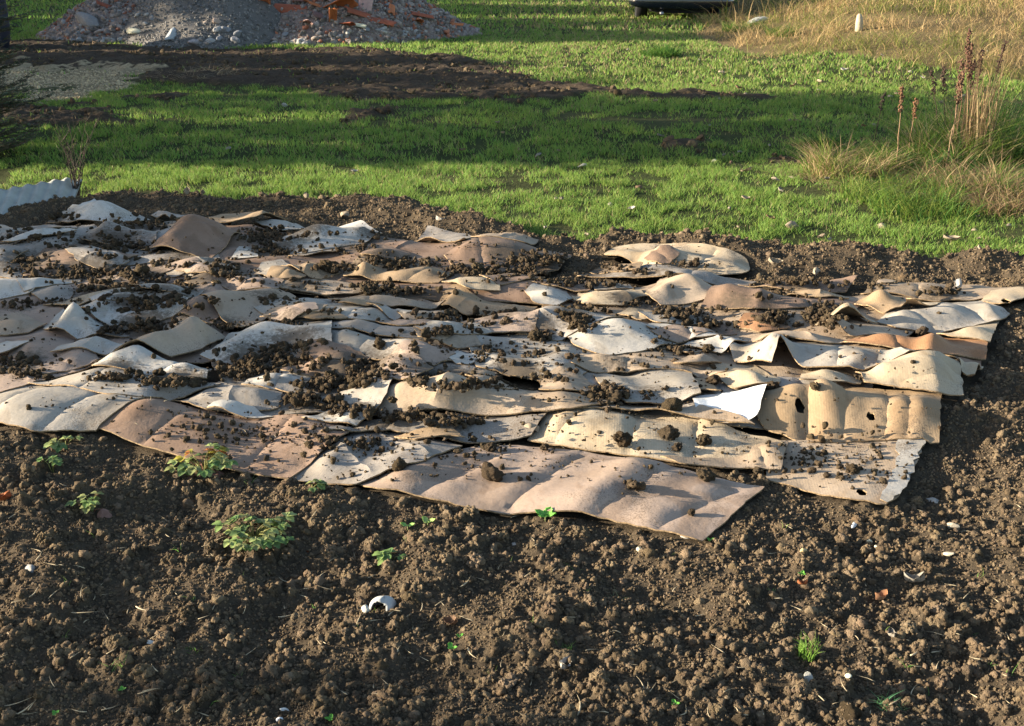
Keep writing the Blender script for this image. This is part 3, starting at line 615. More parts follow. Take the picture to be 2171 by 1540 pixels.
S('brown sheet rising to two peaks near the centre', 'kraft', [(920, 638), (965, 611), (1013, 634), (1080, 640), (1140, 648), (1129, 670), (990, 664)], r=[(935, 632, 968, 618, .07, .07, 1), (1000, 640, 1110, 650, .04, .06)], g=1.0, n=.005)
S('sunlit tan sheet left of the two peaked brown one', 'tan', [(700, 634), (780, 622), (880, 628), (940, 640), (880, 655), (760, 650)], r=[(740, 634, 880, 638, .03, .07)], g=1.04, n=.01)
S('pale sheet bowed over a small dark mouth, right of the two peaked brown one', 'white', [(1112, 628), (1144, 604), (1198, 612), (1218, 635), (1184, 656), (1130, 650)], r=[(1130, 622, 1185, 622, .07, .08)], g=1.0, n=.004, st=0)
S('broad tan hump with a clod on top, right of the bowed pale sheet', 'cream', [(1212, 640), (1227, 616), (1290, 610), (1358, 613), (1376, 634), (1318, 658), (1245, 656)], r=[(1235, 628, 1340, 626, .055, .1)], g=1.0, n=.006, st=0)
S('grey tan dune shaped sheet with a creased crest, right of the centre', 'tan', [(1369, 640), (1400, 598), (1452, 582), (1500, 595), (1530, 625), (1500, 645), (1400, 655)], r=[(1390, 622, 1450, 596, .07, .09), (1452, 596, 1500, 636, .03, .06)], g=1.02, n=.005, st=0)
S('wide reddish brown sheet with a straight fold at the right', 'brown', [(1488, 656), (1529, 612), (1614, 628), (1700, 634), (1815, 638), (1815, 660), (1700, 664), (1600, 668)], r=[(1530, 628, 1700, 645, .04, .09), (1612, 640, 1600, 664, .02, .02)], g=1.02, n=.006, st=1)
S('kraft sheet folded back on itself over a dark hollow at the right', 'kraft', [(1810, 650), (1836, 624), (1875, 618), (1918, 642), (1930, 668), (1873, 674)], k=[(1815, 645, .05, .06), (1868, 625, .05, .05)], r=[(1840, 655, 1915, 665, .03, .05)], g=1.0, n=.004)
# fifth row
S('narrow tan strip behind the sunlit hump at the left of the centre', 'tan', [(570, 606), (690, 596), (813, 604), (812, 620), (700, 622), (590, 618)], r=[(600, 610, 800, 610, .035, .06)], g=1.05, n=.006)
S('orange tan sheet with two sharp peaks behind the centre', 'kraft', [(726, 590), (769, 549), (831, 563), (889, 560), (960, 586), (930, 610), (830, 602)], r=[(745, 585, 772, 562, .09, .08, 1), (840, 580, 900, 572, .06, .08)], g=1.0, n=.005)
S('bright cream sheet folded into small pleats behind the two peaked brown one', 'cream', [(938, 608), (1013, 592), (1055, 596), (1060, 626), (990, 628)], r=[(955, 605, 1040, 606, .04, .06), (970, 608, 985, 620, .03, .02)], g=1.02, n=.006)
S('dark sheet raised over a black gap under heaped soil, behind the centre', 'brown', [(1052, 594), (1147, 590), (1270, 594), (1245, 620), (1169, 616), (1100, 606)], k=[(1200, 612, .05, .09)], g=1.0, n=.005)
S('brown strip at the far right below a soil bank', 'brown', [(1568, 600), (1673, 587), (1815, 592), (1790, 612), (1673, 616)], r=[(1600, 600, 1780, 598, .03, .06)], g=1.03, n=.008)
S('small warm brown sheet standing in pleats at the right', 'kraft', [(1664, 632), (1680, 612), (1760, 616), (1800, 634), (1740, 640)], r=[(1680, 622, 1690, 632, .04, .03), (1715, 624, 1760, 628, .03, .04)], g=1.0, n=.006)
S('tan sheet running off the picture at the right', 'tan', [(1825, 622), (1850, 604), (1930, 600), (2060, 602), (2230, 606), (2230, 640), (2020, 636)], r=[(1860, 612, 2160, 616, .025, .07)], g=1.0, n=.008)
S('curled card end with a round hole at the far right', 'cream', [(2074, 644), (2100, 626), (2166, 622), (2172, 640), (2130, 658), (2100, 652)], k=[(2150, 645, .06, .07)], holes=[(2133, 637, .018, 2.0)], g=1.0, n=.003)
S('small triangular flap standing up at the far right edge of the cardboard', 'tan', [(1852, 608), (1876, 588), (1900, 602), (1880, 612)], k=[(1880, 594, .07, .05)], g=1.0, n=.002)
S('grey card at the left edge of the picture with a dark underside', 'grey', [(-50, 535), (10, 536), (64, 546), (30, 568), (-40, 578)], r=[(-20, 548, 50, 550, .03, .06)], g=1.0, n=.005, st=0)
S('brownish band lying across the left under strewn soil', 'brown', [(60, 562), (110, 540), (175, 532), (290, 552), (240, 580), (120, 585)], r=[(110, 550, 260, 555, .03, .07)], g=1.04, n=.01)
S('small tan sheet half buried in soil between the left band and the sunlit hump', 'pink', [(200, 606), (245, 586), (330, 590), (300, 612)], g=1.05, n=.008)
S('pale creased sheet with a bright folded corner, left of the centre', 'pale', [(350, 585), (400, 566), (470, 566), (500, 585), (440, 596)], r=[(385, 575, 470, 575, .03, .06)], g=1.04, n=.006)
S('dirty white sheet with a bright folded end, in soil left of the centre', 'pale', [(540, 590), (556, 568), (600, 562), (632, 582), (612, 600), (570, 600)], r=[(565, 578, 615, 575, .045, .07)], g=1.02, n=.004, st=0)
S('small curled kraft scrap with a dark hollow, left of the centre', 'kraft', [(634, 575), (655, 562), (690, 572), (680, 588)], k=[(640, 572, .05, .05)], g=1.0, n=.002)
# back rows
S('pinkish sheet under strewn soil behind the centre', 'brown', [(945, 550), (1009, 514), (1129, 524), (1210, 534), (1180, 566), (1060, 580), (970, 575)], r=[(980, 536, 1160, 540, .035, .09)], g=1.03, n=.008)
S('small dark reddish sheet behind the two sharp peaks', 'brown', [(764, 556), (802, 528), (870, 545), (840, 562)], r=[(780, 545, 830, 540, .04, .06)], g=1.02, n=.004)
S('thin card lifted at one side showing its black underside, behind the centre left', 'grey', [(612, 550), (655, 532), (705, 526), (720, 545), (650, 552)], k=[(690, 535, .06, .08)], g=1.0, n=.003, st=0)
S('pale cream sheet with folds and a rounded right end at the far edge', 'cream', [(1272, 538), (1300, 520), (1420, 524), (1540, 540), (1588, 548), (1592, 574), (1480, 576), (1365, 574), (1350, 552)], r=[(1300, 528, 1420, 534, .06, .08), (1420, 534, 1580, 556, .05, .07), (1400, 535, 1380, 565, .04, .05)], g=1.0, n=.004, st=0, round_=.08)
S('narrow grey band just in front of the cream sheet at the far edge', 'grey', [(1230, 575), (1330, 562), (1480, 575), (1600, 585), (1560, 600), (1400, 592)], r=[(1260, 575, 1500, 584, .025, .06)], g=1.03, n=.01)
S('small white square of card between dark clods at the left', 'white', [(488, 560), (508, 534), (548, 534), (548, 556)], r=[(500, 548, 546, 545, .02, .05)], g=1.0, n=.003, st=0)
S('big brown mound with a white left face, far side of the bed', 'brown', [(300, 546), (356, 500), (420, 482), (470, 480), (512, 508), (480, 540), (447, 558), (385, 556)], r=[(330, 530, 400, 500, .11, .12), (400, 500, 480, 502, .09, .11)], g=1.0, n=.003, st=0)
S('grey sheet with a pale ridge at the left, beside heaped clods', 'grey', [(172, 520), (225, 480), (335, 494), (330, 520), (240, 536)], r=[(195, 510, 230, 492, .05, .08), (230, 492, 320, 500, .04, .07)], g=1.02, n=.006, st=0)
S('thin card with a curled edge over a black gap at the far left', 'grey', [(55, 488), (80, 474), (167, 486), (160, 506), (110, 512), (75, 504)], k=[(120, 500, .05, .11)], g=1.0, n=.002, st=0)
S('pale sheet running off the left of the picture near the far side', 'pale', [(-50, 478), (10, 476), (60, 492), (50, 512), (-40, 515)], r=[(-20, 488, 45, 494, .04, .07)], g=1.0, n=.006, st=0)
S('tan sheet curled up with a dark underside behind the centre', 'grey', [(876, 512), (907, 488), (991, 498), (1022, 510), (984, 530), (930, 522)], k=[(900, 505, .05, .07), (975, 520, .05, .07)], g=1.0, n=.003)
S('grey band of card behind the curled tan one', 'tan', [(1000, 506), (1060, 500), (1140, 506), (1120, 524), (1020, 520)], g=1.03, n=.006)
S('white crested sheet striped by shade at the far side', 'white', [(575, 515), (620, 492), (665, 482), (765, 474), (812, 495), (770, 526), (640, 548), (590, 535)], r=[(610, 508, 680, 494, .05, .07), (680, 494, 770, 486, .075, .09)], g=1.0, n=.004, st=3)
S('light sheet lying on the soil right behind the big brown mound', 'pale', [(540, 474), (580, 458), (625, 466), (650, 482), (590, 490)], g=1.03, n=.006, st=0, r=[(560, 470, 610, 468, .03, .06)])
S('flat brown sheet lifted off the big mound over a dark gap', 'kraft', [(380, 478), (470, 462), (556, 454), (612, 462), (560, 478), (505, 486), (440, 482)], k=[(400, 474, .06, .12), (480, 474, .07, .12), (550, 460, .05, .1)], g=1.0, n=.003)
S('small tan scrap beside the arched pale sheet at the far left edge', 'grey', [(318, 448), (335, 440), (395, 456), (370, 466)], k=[(335, 445, .05, .06)], g=1.0, n=.002, st=0)
S('arched pale sheet at the very back left of the cardboard', 'white', [(98, 462), (150, 444), (200, 424), (260, 440), (318, 458), (250, 472), (160, 472)], r=[(150, 452, 205, 440, .10, .12), (205, 440, 290, 455, .06, .1)], g=1.0, n=.003, st=0)
# smaller torn pieces lying at mixed angles among the big sheets
rf = random.Random(42); nfr = 0
KN = {'white': 'whitish', 'grey': 'grey', 'pale': 'pale', 'tan': 'tan', 'brown': 'brown', 'kraft': 'light brown', 'pink': 'pinkish', 'cream': 'cream'}
while nfr < 36:
    fx_, fy_ = rf.uniform(-20, 1560), rf.uniform(500, 835)
    if fy_ > 760 and fx_ > 1150 or fy_ < 540 and fx_ > 900: continue
    if any(abs(fx_ - a) < b and abs(fy_ - c) < d for a, b, c, d in ((185, 110, 690, 30), (370, 130, 725, 45), (400, 115, 520, 42), (310, 130, 780, 30), (1310, 130, 725, 35), (1010, 60, 640, 25), (840, 110, 580, 28), (710, 120, 500, 28), (200, 110, 455, 20), (1100, 100, 760, 40))): continue
    x_, y_ = P(fx_, fy_, ZS)
    if samp(COVER.astype(float), x_, y_) < .9: continue
    own_ = SHORT[int(OWN[int((x_ - RX0) / RS), int((y_ - RY0) / RS)])]
    L_, W_, a_ = rf.uniform(.08, .19), rf.uniform(.05, .10), rf.uniform(-.9, .9); q_ = []
    for (u_, v_) in ((-1, -1), (rf.uniform(-.2, .3), -1.1), (1, -.9), (1, rf.uniform(.5, 1)), (rf.uniform(-.3, .3), 1), (-1, rf.uniform(.4, 1))):
        uu_, vv_ = u_ * L_ * rf.uniform(.75, 1.1), v_ * W_ * rf.uniform(.75, 1.1); X_ = x_ + uu_ * math.cos(a_) - vv_ * math.sin(a_); Y_ = y_ + uu_ * math.sin(a_) + vv_ * math.cos(a_)
        zc = Y_ * math.cos(PITCH) + (CAM_H - ZS) * math.sin(PITCH); q_.append((1085.5 + X_ * FPX / zc, 770 - FPX * (Y_ * math.sin(PITCH) - (CAM_H - ZS) * math.cos(PITCH)) / zc))
    key_ = rf.choice(('white', 'grey', 'pale', 'tan', 'brown', 'pink', 'grey', 'pink', 'brown', 'kraft'))
    S('small ' + KN[key_] + ' torn piece on the ' + own_, key_, q_, k=[(q_[0][0], q_[0][1], rf.uniform(0, .035), .06)] if rf.random() < .6 else (), g=1.0, n=rf.uniform(.010, .022), st=rf.choice((0, 0, 1)), rough=.006, group='small torn pieces among the sheets')
    nfr += 1

# ------------------------------------------------------------------ clods and crumbs
CL0 = [ico(0)[0:2]]
CL0 = []
for s in range(6):
    v, f = ico(0); rr_ = np.random.default_rng(s); CL0.append((v * (rr_.uniform(.65, 1.1, len(v)))[:, None] * np.array([1, .9, .8]), f))
CL1 = [lumpy(1, 9, 10 + s, .10) for s in range(12)]
CL2 = [lumpy(2, 18, 30 + s, .07) for s in range(10)]
def broken(sub, seed):
    v, f = stone_shape(sub, seed, .75, 7); r_ = np.random.default_rng(seed); return v * (1 + r_.normal(size=len(v)) * .09)[:, None], f
CL1 += [broken(1, 300 + s) for s in range(8)]; CL2 += [broken(2, 320 + s) for s in range(7)]
CLX = [lumpy(3, 110, 400 + s, .035, .85, .10, .24, (.5, .82)) for s in range(8)]
CL3 = [lumpy(3, 46, 50 + s, .045, .85) for s in range(7)]
def soilcol(n, dark=1.0):
    b = rng.uniform(.65, 1.25, n)[:, None] * dark
    return b * (np.array([.158, .116, .074]) + rng.uniform(-.010, .012, (n, 1)) * np.array([1, .9, .8]) + rng.uniform(-.003, .003, (n, 3)))
def stamp(A, x, y, z, r):
    i0 = int((x - r - RX0) / RS); i1 = int((x + r - RX0) / RS) + 2; j0 = int((y - r - RY0) / RS); j1 = int((y + r - RY0) / RS) + 2
    if i0 < 0 or j0 < 0 or i1 > A.shape[0] or j1 > A.shape[1]: return
    X = GX[i0:i1, j0:j1]; Y = GY[i0:i1, j0:j1]
    d = r * r - (X - x) ** 2 - (Y - y) ** 2
    A[i0:i1, j0:j1] = np.where(d > 0, np.maximum(A[i0:i1, j0:j1], z + .6 * np.sqrt(np.maximum(d, 0))), A[i0:i1, j0:j1])

SPARSE = [(560, 925, 130, 28, 110), (400, 905, 190, 32, 190), (1010, 955, 100, 24, 90), (1745, 968, 110, 38, 170), (1830, 1010, 60, 20, 50), (700, 930, 80, 30, 90), (790, 950, 70, 18, 70), (1160, 850, 80, 10, 40), (180, 890, 130, 20, 90), (1080, 760, 110, 40, 120), (1380, 720, 120, 40, 120)]
pts = []
for (cx, cy, rx, ry, n) in SPARSE:
    k = rng.normal(size=(n, 2)) * .6
    pts += list(zip(cx + k[:, 0] * rx, cy + k[:, 1] * ry, np.clip(np.exp(rng.normal(size=n) * .6) * .0040, .0018, .0135)))
for (cx, cy, rx, ry, n) in PILES:
    n = int(n * 1.2)
    k = rng.normal(size=(n, 2)) * .5
    px = cx + k[:, 0] * rx * 1.1; py = cy + k[:, 1] * ry * 1.1
    s = np.clip(np.exp(rng.normal(size=n) * .72) * (.0051 if n > 100 else .0045), .002, .0175)
    pts += list(zip(px, py, s))
nn = 3600
pts += list(zip(rng.uniform(0, 2000, nn), rng.uniform(450, 1020, nn), np.clip(np.exp(rng.normal(size=nn) * .55) * .0034, .0016, .012)))
pts.sort(key=lambda p: -p[2] + rng.uniform(0, .006))
small_p, small_r = [], []; clods = []
for (px, py, s) in pts:
    z0 = .07; x, y = P(px, py, z0)
    for _ in range(2):
        z0 = float(samp(H, x, y)); x, y = P(px, py, z0)
    if not (RX0 + .1 < x < RX1 - .1 and RY0 + .1 < y < RY1 - .1): continue
    if not samp(COVER.astype(float), x, y) > .5: continue
    if int(OWN[int((x - RX0) / RS), int((y - RY0) / RS)]) in CLEAN: continue
    z = z0 + s * .35
    stamp(H, x, y, z - s * .1, s)
    if s > .0105 and len(clods) < 200: clods.append((x, y, z, s * 1.15))
    else: small_p.append((x, y, z)); small_r.append(s * 1.1)
small_p = np.array(small_p); small_r = np.array(small_r)
big = small_r > .0075
o = scatter('soil_crumbs', CL2, small_p[big], small_r[big], soilcol(big.sum(), .52), M_soil); tag(o, 'loose crumbs of soil, darkened as in shade, heaped on the cardboard', 'soil crumbs', kind='stuff')  # bed soil colour darkened: shade on the heaps is put into the colour
o = scatter('fine_soil_crumbs', CL1, small_p[~big], small_r[~big], soilcol((~big).sum(), .52), M_soil, False); tag(o, 'fine crumbs of soil sprinkled over the cardboard', 'soil crumbs', kind='stuff')  # fine crumbs carry the same shade in their colour

def clod_mesh(k, sub='b'):
    v, f = (CL3 if sub == 'b' else CL2)[k % 7]
    return mesh_np('soil_clod', v, [f], [M_soil], True, np.tile(soilcol(1, .68) , (len(v), 1)))
clod_me = [clod_mesh(k) for k in range(7)]
for k in range(7):
    v, f = CLX[k]; clod_me.append(mesh_np('soil_clod', v, [f], [M_soil], True, np.tile(soilcol(1, .68), (len(v), 1))))
def put_clod(x, y, z, r, label, group=None, flat=1):
    o = link('soil_clod', random.choice(clod_me), None, (x, y, z)); o.scale = (r * random.uniform(.95, 1.25), r, r * flat * random.uniform(.8, 1))
    o.rotation_euler = (random.uniform(-.4, .4), random.uniform(-.4, .4), random.uniform(0, 6.28))
    return tag(o, label, 'soil clod', group)
for (x, y, z, r) in clods:
    put_clod(x, y, z, r, 'small dark clod on the ' + SHORT[int(OWN[int((x - RX0) / RS), int((y - RY0) / RS)])], 'clods strewn on the cardboard')
HERO = [(1320, 930, .034, 'upright shaggy clod with bits of root on the arched tan sheet'), (1418, 917, .036, 'wide crumbly clod between the shaggy one and the round pale one'), (1493, 932, .030, 'round pale clod right of the wide crumbly one on the tan sheet'),
 (1436, 948, .021, 'small round clod just below the wide crumbly clod'), (1043, 1004, .040, 'large crumbly clod on the near half of the creased brown sheet'), (1041, 948, .024, 'clod behind the largest one on the creased brown sheet'), (1497, 1006, .031, 'round clod near the right end of the creased brown sheet'),
 (1608, 999, .022, 'clod wedged at the end of the folded strip'), (1808, 993, .021, 'single clod in the middle of the stained near right sheet'), (1635, 821, .031, 'ball shaped clod on top of the kraft panel with holes'), (1512, 806, .034, 'dark clod between the small kraft flap and the folded tan sheet'),
 (1425, 858, .040, 'dark flat heap of soil on the striped sheet beside the white sheet'), (848, 986, .026, 'crumbly clod near the pale crumpled sheet at the front'), (1018, 894, .018, 'upright little clod behind the dark slot'), (803, 728, .028, 'round dark clod on the pale folded sheet left of the centre'),
 (1135, 710, .032, 'dark clod on the grey sheet in the centre of the bed'), (1302, 840, .030, 'clod in the loose soil on the striped pale sheet'), (1955, 702, .028, 'rounded clod on the wide pale sheet near the right edge'), (1728, 818, .02, 'clod on the small rounded cream sheet'), (300, 572, .04, 'reddish black lump in the soil at the left'),
 (690, 563, .04, 'rounded heap of clods left of the orange tan peaks'), (1012, 566, .035, 'clod standing on the pinkish sheet behind the centre'), (1466, 1086, .014, 'last small clod at the near corner of the creased brown sheet'), (832, 847, .02, 'oval clod on the raised long grey edge'), (1155, 948, .018, 'clod behind the middle crease of the creased brown sheet'),
 (770, 943, .018, 'clod on the pale crumpled front sheet'), (1502, 738, .026, 'dark clod on the bright little sheet')]
for px, py, r, lab in HERO:
    x, y = P(px, py, .07)
    for _ in range(3): z0 = float(samp(H, x, y)); x, y = P(px, py, z0 + r * .5)
    put_clod(x, y, z0 + r * .45, r * .95, lab)
    stamp(H, x, y, z0 + r * .2, r)

# ------------------------------------------------------------------ bed soil: a lumpy height field
QS = .006
qx = np.arange(-3.6, 3.6, QS); qy = np.arange(1.35, 7.7, QS)
QX, QY = np.meshgrid(qx, qy, indexing='ij')
BH = bed_base(QX, QY)
CI = samp(blur(COVER.astype(float), 3), QX, QY); CI = np.where((QX < RX0 + .1) | (QY < RY0 + .02) | (QY > RY1 - .02), 0, CI)
BH = BH + (.02 * (fbm(QX, QY, 22, 20, 3) - .5) + .075 * (fbm(QX, QY, 5.2, 24, 3) - .5)) * np.clip(1 - CI * 1.6, 0, 1)
under = CI > .97
n_st = 125000
sx = rng.uniform(-3.5, 3.5, n_st); sy = 1.4 + (7.6 - 1.4) * rng.random(n_st) ** 1.5
clump = fbm(sx, sy, 5.5, 80, 3)
srad = np.clip(np.exp(rng.normal(size=n_st) * .5) * .0058 * (0.45 + clump * 1.1), .003, .024)
ordr = np.argsort(srad)[::-1]
soil_pts = []
for t in ordr:
    x, y, r = sx[t], sy[t], srad[t]
    if abs(x) > .62 * y + .5: continue
    i = int((x + 3.6) / QS); j = int((y - 1.35) / QS)
    if CI[i, j] > .6: continue
    k = int(r / QS) + 1
    i0, i1, j0, j1 = i - k, i + k + 1, j - k, j + k + 1
    if i0 < 0 or j0 < 0 or i1 > BH.shape[0] or j1 > BH.shape[1]: continue
    z = BH[i, j] + r * .15 * (1 if r > .012 else .6)
    sub = BH[i0:i1, j0:j1]
    d = r * r - (QX[i0:i1, j0:j1] - x) ** 2 - (QY[i0:i1, j0:j1] - y) ** 2
    BH[i0:i1, j0:j1] = np.where(d > 0, np.maximum(sub, z + .55 * np.sqrt(np.maximum(d, 0))), sub)
    soil_pts.append((x, y, z + r * .12, r))
BH = np.where(under, BH - .03, BH)
def bsamp(x, y):
    u = np.clip((np.asarray(x) + 3.6) / QS, 0, BH.shape[0] - 1.001); v = np.clip((np.asarray(y) - 1.35) / QS, 0, BH.shape[1] - 1.001)
    i = u.astype(int); j = v.astype(int); fu = u - i; fv = v - j
    return (BH[i, j] * (1 - fu) + BH[i + 1, j] * fu) * (1 - fv) + (BH[i, j + 1] * (1 - fu) + BH[i + 1, j + 1] * fu) * fv
# mesh of the bed: rows closer together near the viewpoint
rows = np.exp(np.linspace(math.log(1.2), math.log(7.65), 560)); cols = np.linspace(-1, 1, 620)
YY = rows[:, None] * np.ones_like(cols)[None]; XX = cols[None] * (rows[:, None] * .52 + .55)
ZZ = bsamp(XX, YY)
edge = np.clip((np.abs(XX) - 3.3) / .2, 0, 1); ZZ = ZZ * (1 - edge) + .02 * edge
inb = inpoly(XX, YY, BED); msk = blur(inb.astype(float), 2, 1); msk = np.clip(bedmask(XX, YY).astype(float), 0, 1)
ZZ = ZZ * msk + (-.08) * (1 - msk)
V = np.stack([XX, YY, ZZ], -1).reshape(-1, 3); a, b_ = len(rows), len(cols)
I = (np.arange(a - 1)[:, None] * b_ + np.arange(b_ - 1)[None]).ravel()
o = link('garden_soil', mesh_np('garden_soil', V, [np.c_[I, I + 1, I + b_ + 1, I + b_]], [M_bed], True)); tag(o, 'dark crumbly soil of the garden bed', 'soil', kind='structure')

# crumbs of soil as real lumps
sp = np.array(soil_pts); sm = bedmask(sp[:, 0], sp[:, 1]) & (CI[((sp[:, 0] + 3.6) / QS).astype(int), ((sp[:, 1] - 1.35) / QS).astype(int)] < .35)
sp = sp[sm]; ordr = np.argsort(-(sp[:, 3] / sp[:, 1])); sp = sp[ordr]
for t in range(110):
    x, y, z, r = sp[t]; put_clod(x, y, z + r * .1, r * 1.1, 'rough clod of soil on the bare near part of the bed', 'clods on the bare soil')
sp = sp[110:]
pxr = sp[:, 3] * px_per_m(sp[:, 1])
A0 = pxr > 17; A1 = (pxr > 8) & ~A0
for nm, sel, pr in (('rough_soil_lumps', A0, CLX), ('soil_lumps', A1, CL2), ('small_soil_lumps', pxr <= 8, CL1)):
    q = sp[sel]; o = scatter(nm, pr, q[:, :3], q[:, 3] * 1.15, soilcol(len(q)), M_soil, nm == 'soil_lumps'); tag(o, {'rough_soil_lumps': 'largest knobbly lumps of soil nearest us', 'soil_lumps': 'crumbled soil covering the bed', 'small_soil_lumps': 'small crumbs of soil between the bigger ones'}[nm], 'soil crumbs', kind='stuff')
# finest grains
ng = 190000
x = rng.uniform(-1, 1, ng); y = 1.5 + 5.9 * rng.random(ng) ** 1.9; x = x * (.52 * y + .4)
ok = bedmask(x, y) & (CI[np.clip(((x + 3.6) / QS).astype(int), 0, CI.shape[0] - 1), ((y - 1.35) / QS).astype(int)] < .4) & (np.abs(x) < 3.4)
x, y = x[ok], y[ok]; r = np.clip(np.exp(rng.normal(size=len(x)) * .35) * .0034, .0018, .008) * (y / 3.2) ** .5
o = scatter('soil_grains', CL0, np.c_[x, y, bsamp(x, y) + r * .4], r, soilcol(len(x), 1.05), M_soil, False); tag(o, 'fine grains of soil over the bed', 'soil crumbs', kind='stuff')
# ------------------------------------------------------------------ lawn, churned mud, gravel patch
MUD = [wpoly(p) for p in ([(-60, 92), (150, 92), (420, 104), (640, 106), (820, 112), (960, 122), (1060, 140), (1130, 172), (1230, 182), (1320, 196), (1260, 210), (1100, 214), (950, 216), (800, 212), (660, 198), (560, 186), (420, 182), (320, 176), (250, 150), (-80, 135)],
      [(1240, 198), (1450, 196), (1680, 206), (1640, 216), (1400, 214)], [(700, 246), (780, 238), (860, 250), (760, 264)], [(270, 204), (350, 198), (430, 206), (380, 214)], [(40, 222), (250, 228), (300, 262), (120, 272), (-60, 262), (-60, 220)],
      [(1440, 302), (1500, 300), (1530, 322), (1450, 330)], [(1600, 330), (1700, 335), (1690, 362), (1600, 358)])]
GRAV = wpoly([(-80, 136), (200, 136), (330, 150), (320, 182), (230, 196), (110, 214), (-80, 210)])
def mudmask(x, y):
    jx = x + .35 * (fbm(x, y, 3.1, 90, 4) - .5) * 2; jy = y + .5 * (fbm(x, y, 2.7, 95, 4) - .5) * 2
    m = np.zeros(np.shape(x), bool)
    for p in MUD: m |= inpoly(jx, jy, p)
    return m
def gravmask(x, y): return inpoly(x + .4 * (fbm(x, y, 2.5, 70, 4) - .5) * 2, y + .8 * (fbm(x, y, 2.1, 75, 4) - .5) * 2, GRAV)
def ss(t): t = np.clip(t, 0, 1); return t * t * (3 - 2 * t)
def lz(x, y):
    h = .05 * (fbm(x, y, .5, 31, 3) - .5)
    h = h + .42 * ss((x - 2.4 - (y - 12) * .06) / 3.5) * ss((y - 11.2) / 8) * (1 - ss((y - 40) / 30))
    far = ss((y - 60) / 120); return h * (1 - far)
def lzs(x, y): return float(lz(np.array([x]), np.array([y]))[0])
def PL(px, py, up=0.0):
    z = np.linspace(1.3, -.1, 141); x, y = at(np.full(141, px, float), np.full(141, py, float), z)
    d = z - lz(x, y) - up; i = int(np.argmax(d <= 0)); t = d[i - 1] / (d[i - 1] - d[i] + 1e-9)
    return float(x[i - 1] + (x[i] - x[i - 1]) * t), float(y[i - 1] + (y[i] - y[i - 1]) * t), float(z[i - 1] + (z[i] - z[i - 1]) * t) - up
DRY = [PL(a, b)[:2] for a, b in [(1470, 78), (1560, 10), (1700, -100), (2600, -120), (2700, 200), (2171, 175), (1950, 140), (1760, 112), (1600, 118)]]
ys = np.concatenate([np.exp(np.linspace(math.log(4.6), math.log(32), 620)), np.exp(np.linspace(math.log(33), math.log(900), 40))])
u = np.linspace(-1, 1, 460); xs_ = np.sign(u) * (np.abs(u) * .62 + .0 + 12 * np.maximum(np.abs(u) - .93, 0) ** 1.5 * 40)
YY = np.concatenate([[0.2, 2.5], ys])[:, None] * np.ones_like(u)[None]; XX = xs_[None] * (YY + 2.5)
ZZ = lz(XX, YY); mm = mudmask(XX, YY); gm = gravmask(XX, YY) & (rng.random(XX.shape) < .1 + 1.1 * np.clip(fbm(XX, YY, 1.4, 130, 4) * 4 - 1.2, 0, 1))
mf = blur(mm.astype(float), 2, 1)
ZZ = ZZ + mf * (.13 * (fbm(XX, YY, 4.5, 51, 4, .68) - .45) + .02) + gm * .004
ZZ = np.where(inpoly(XX, YY, BED), ZZ - .1, ZZ)
ng_ = fbm(XX, YY, 1.6, 12, 4)[..., None]; pale_patch = np.clip(fbm(XX, YY, .9, 66, 4) * 2.4 - 1.1, 0, 1)[..., None]
colr = np.array([.040, .052, .018]) * (.7 + .7 * ng_) * (1 - pale_patch * .5) + pale_patch * .5 * np.array([.11, .09, .05])
mc = np.array([.062, .047, .034]) * (.7 + .7 * fbm(XX, YY, 5, 88, 3)[..., None])
colr = colr * (1 - mf[..., None]) + mc * mf[..., None]
gc = np.array([.30, .235, .145]) * (.5 + 1.0 * fbm(XX, YY, 3, 15, 3)[..., None])
colr = np.where(gm[..., None], gc, colr)
dm = inpoly(XX, YY, DRY)[..., None]; colr = np.where(dm, np.array([.16, .12, .06]) * (.6 + .8 * ng_), colr)
V = np.stack([XX, YY, ZZ], -1).reshape(-1, 3); a, b_ = XX.shape
I = (np.arange(a - 1)[:, None] * b_ + np.arange(b_ - 1)[None]).ravel()
o = link('lawn_ground', mesh_np('lawn_ground', V, [np.c_[I, I + 1, I + b_ + 1, I + b_]], [M_lawn], True, colr.reshape(-1, 3))); tag(o, 'grassy ground with a churned muddy strip and a pale gravel patch', 'ground', kind='structure')

# mud clods and gravel grit
n = 52000; y = rng.uniform(5.5, 18, n); x = rng.uniform(-1, 1, n) * (y * .56)
ok = mudmask(x, y) & ~gravmask(x, y); x, y = x[ok], y[ok]; r = np.clip(np.exp(rng.normal(size=len(x)) * .6) * .012, .005, .05)
o = scatter('mud_crumbs', CL1[9:] + CL0, np.c_[x, y, lz(x, y) + .012 + r * .3], r, soilcol(len(x), .7), M_soil, False); tag(o, 'churned dark mud clods on the lawn', 'mud', kind='stuff')
n = 60000; y = rng.uniform(10, 17, n); x = rng.uniform(-1, 0, n) * (y * .56)
ok = gravmask(x, y); x, y = x[ok], y[ok]; r = np.clip(np.exp(rng.normal(size=len(x)) * .4) * .010, .005, .03)
kk = rng.random(len(x)) < np.clip(fbm(x, y, 1.4, 130, 4) * 4 - 1.2, .05, 1); x, y, r = x[kk], y[kk], r[kk]
cc = np.array([.46, .36, .22]) * rng.uniform(.4, 1.3, len(x))[:, None]
o = scatter('gravel', CL0, np.c_[x, y, lz(x, y) + .006], r, cc, M_stone, False); tag(o, 'pale gravel and chippings spread on the ground', 'gravel', kind='stuff')

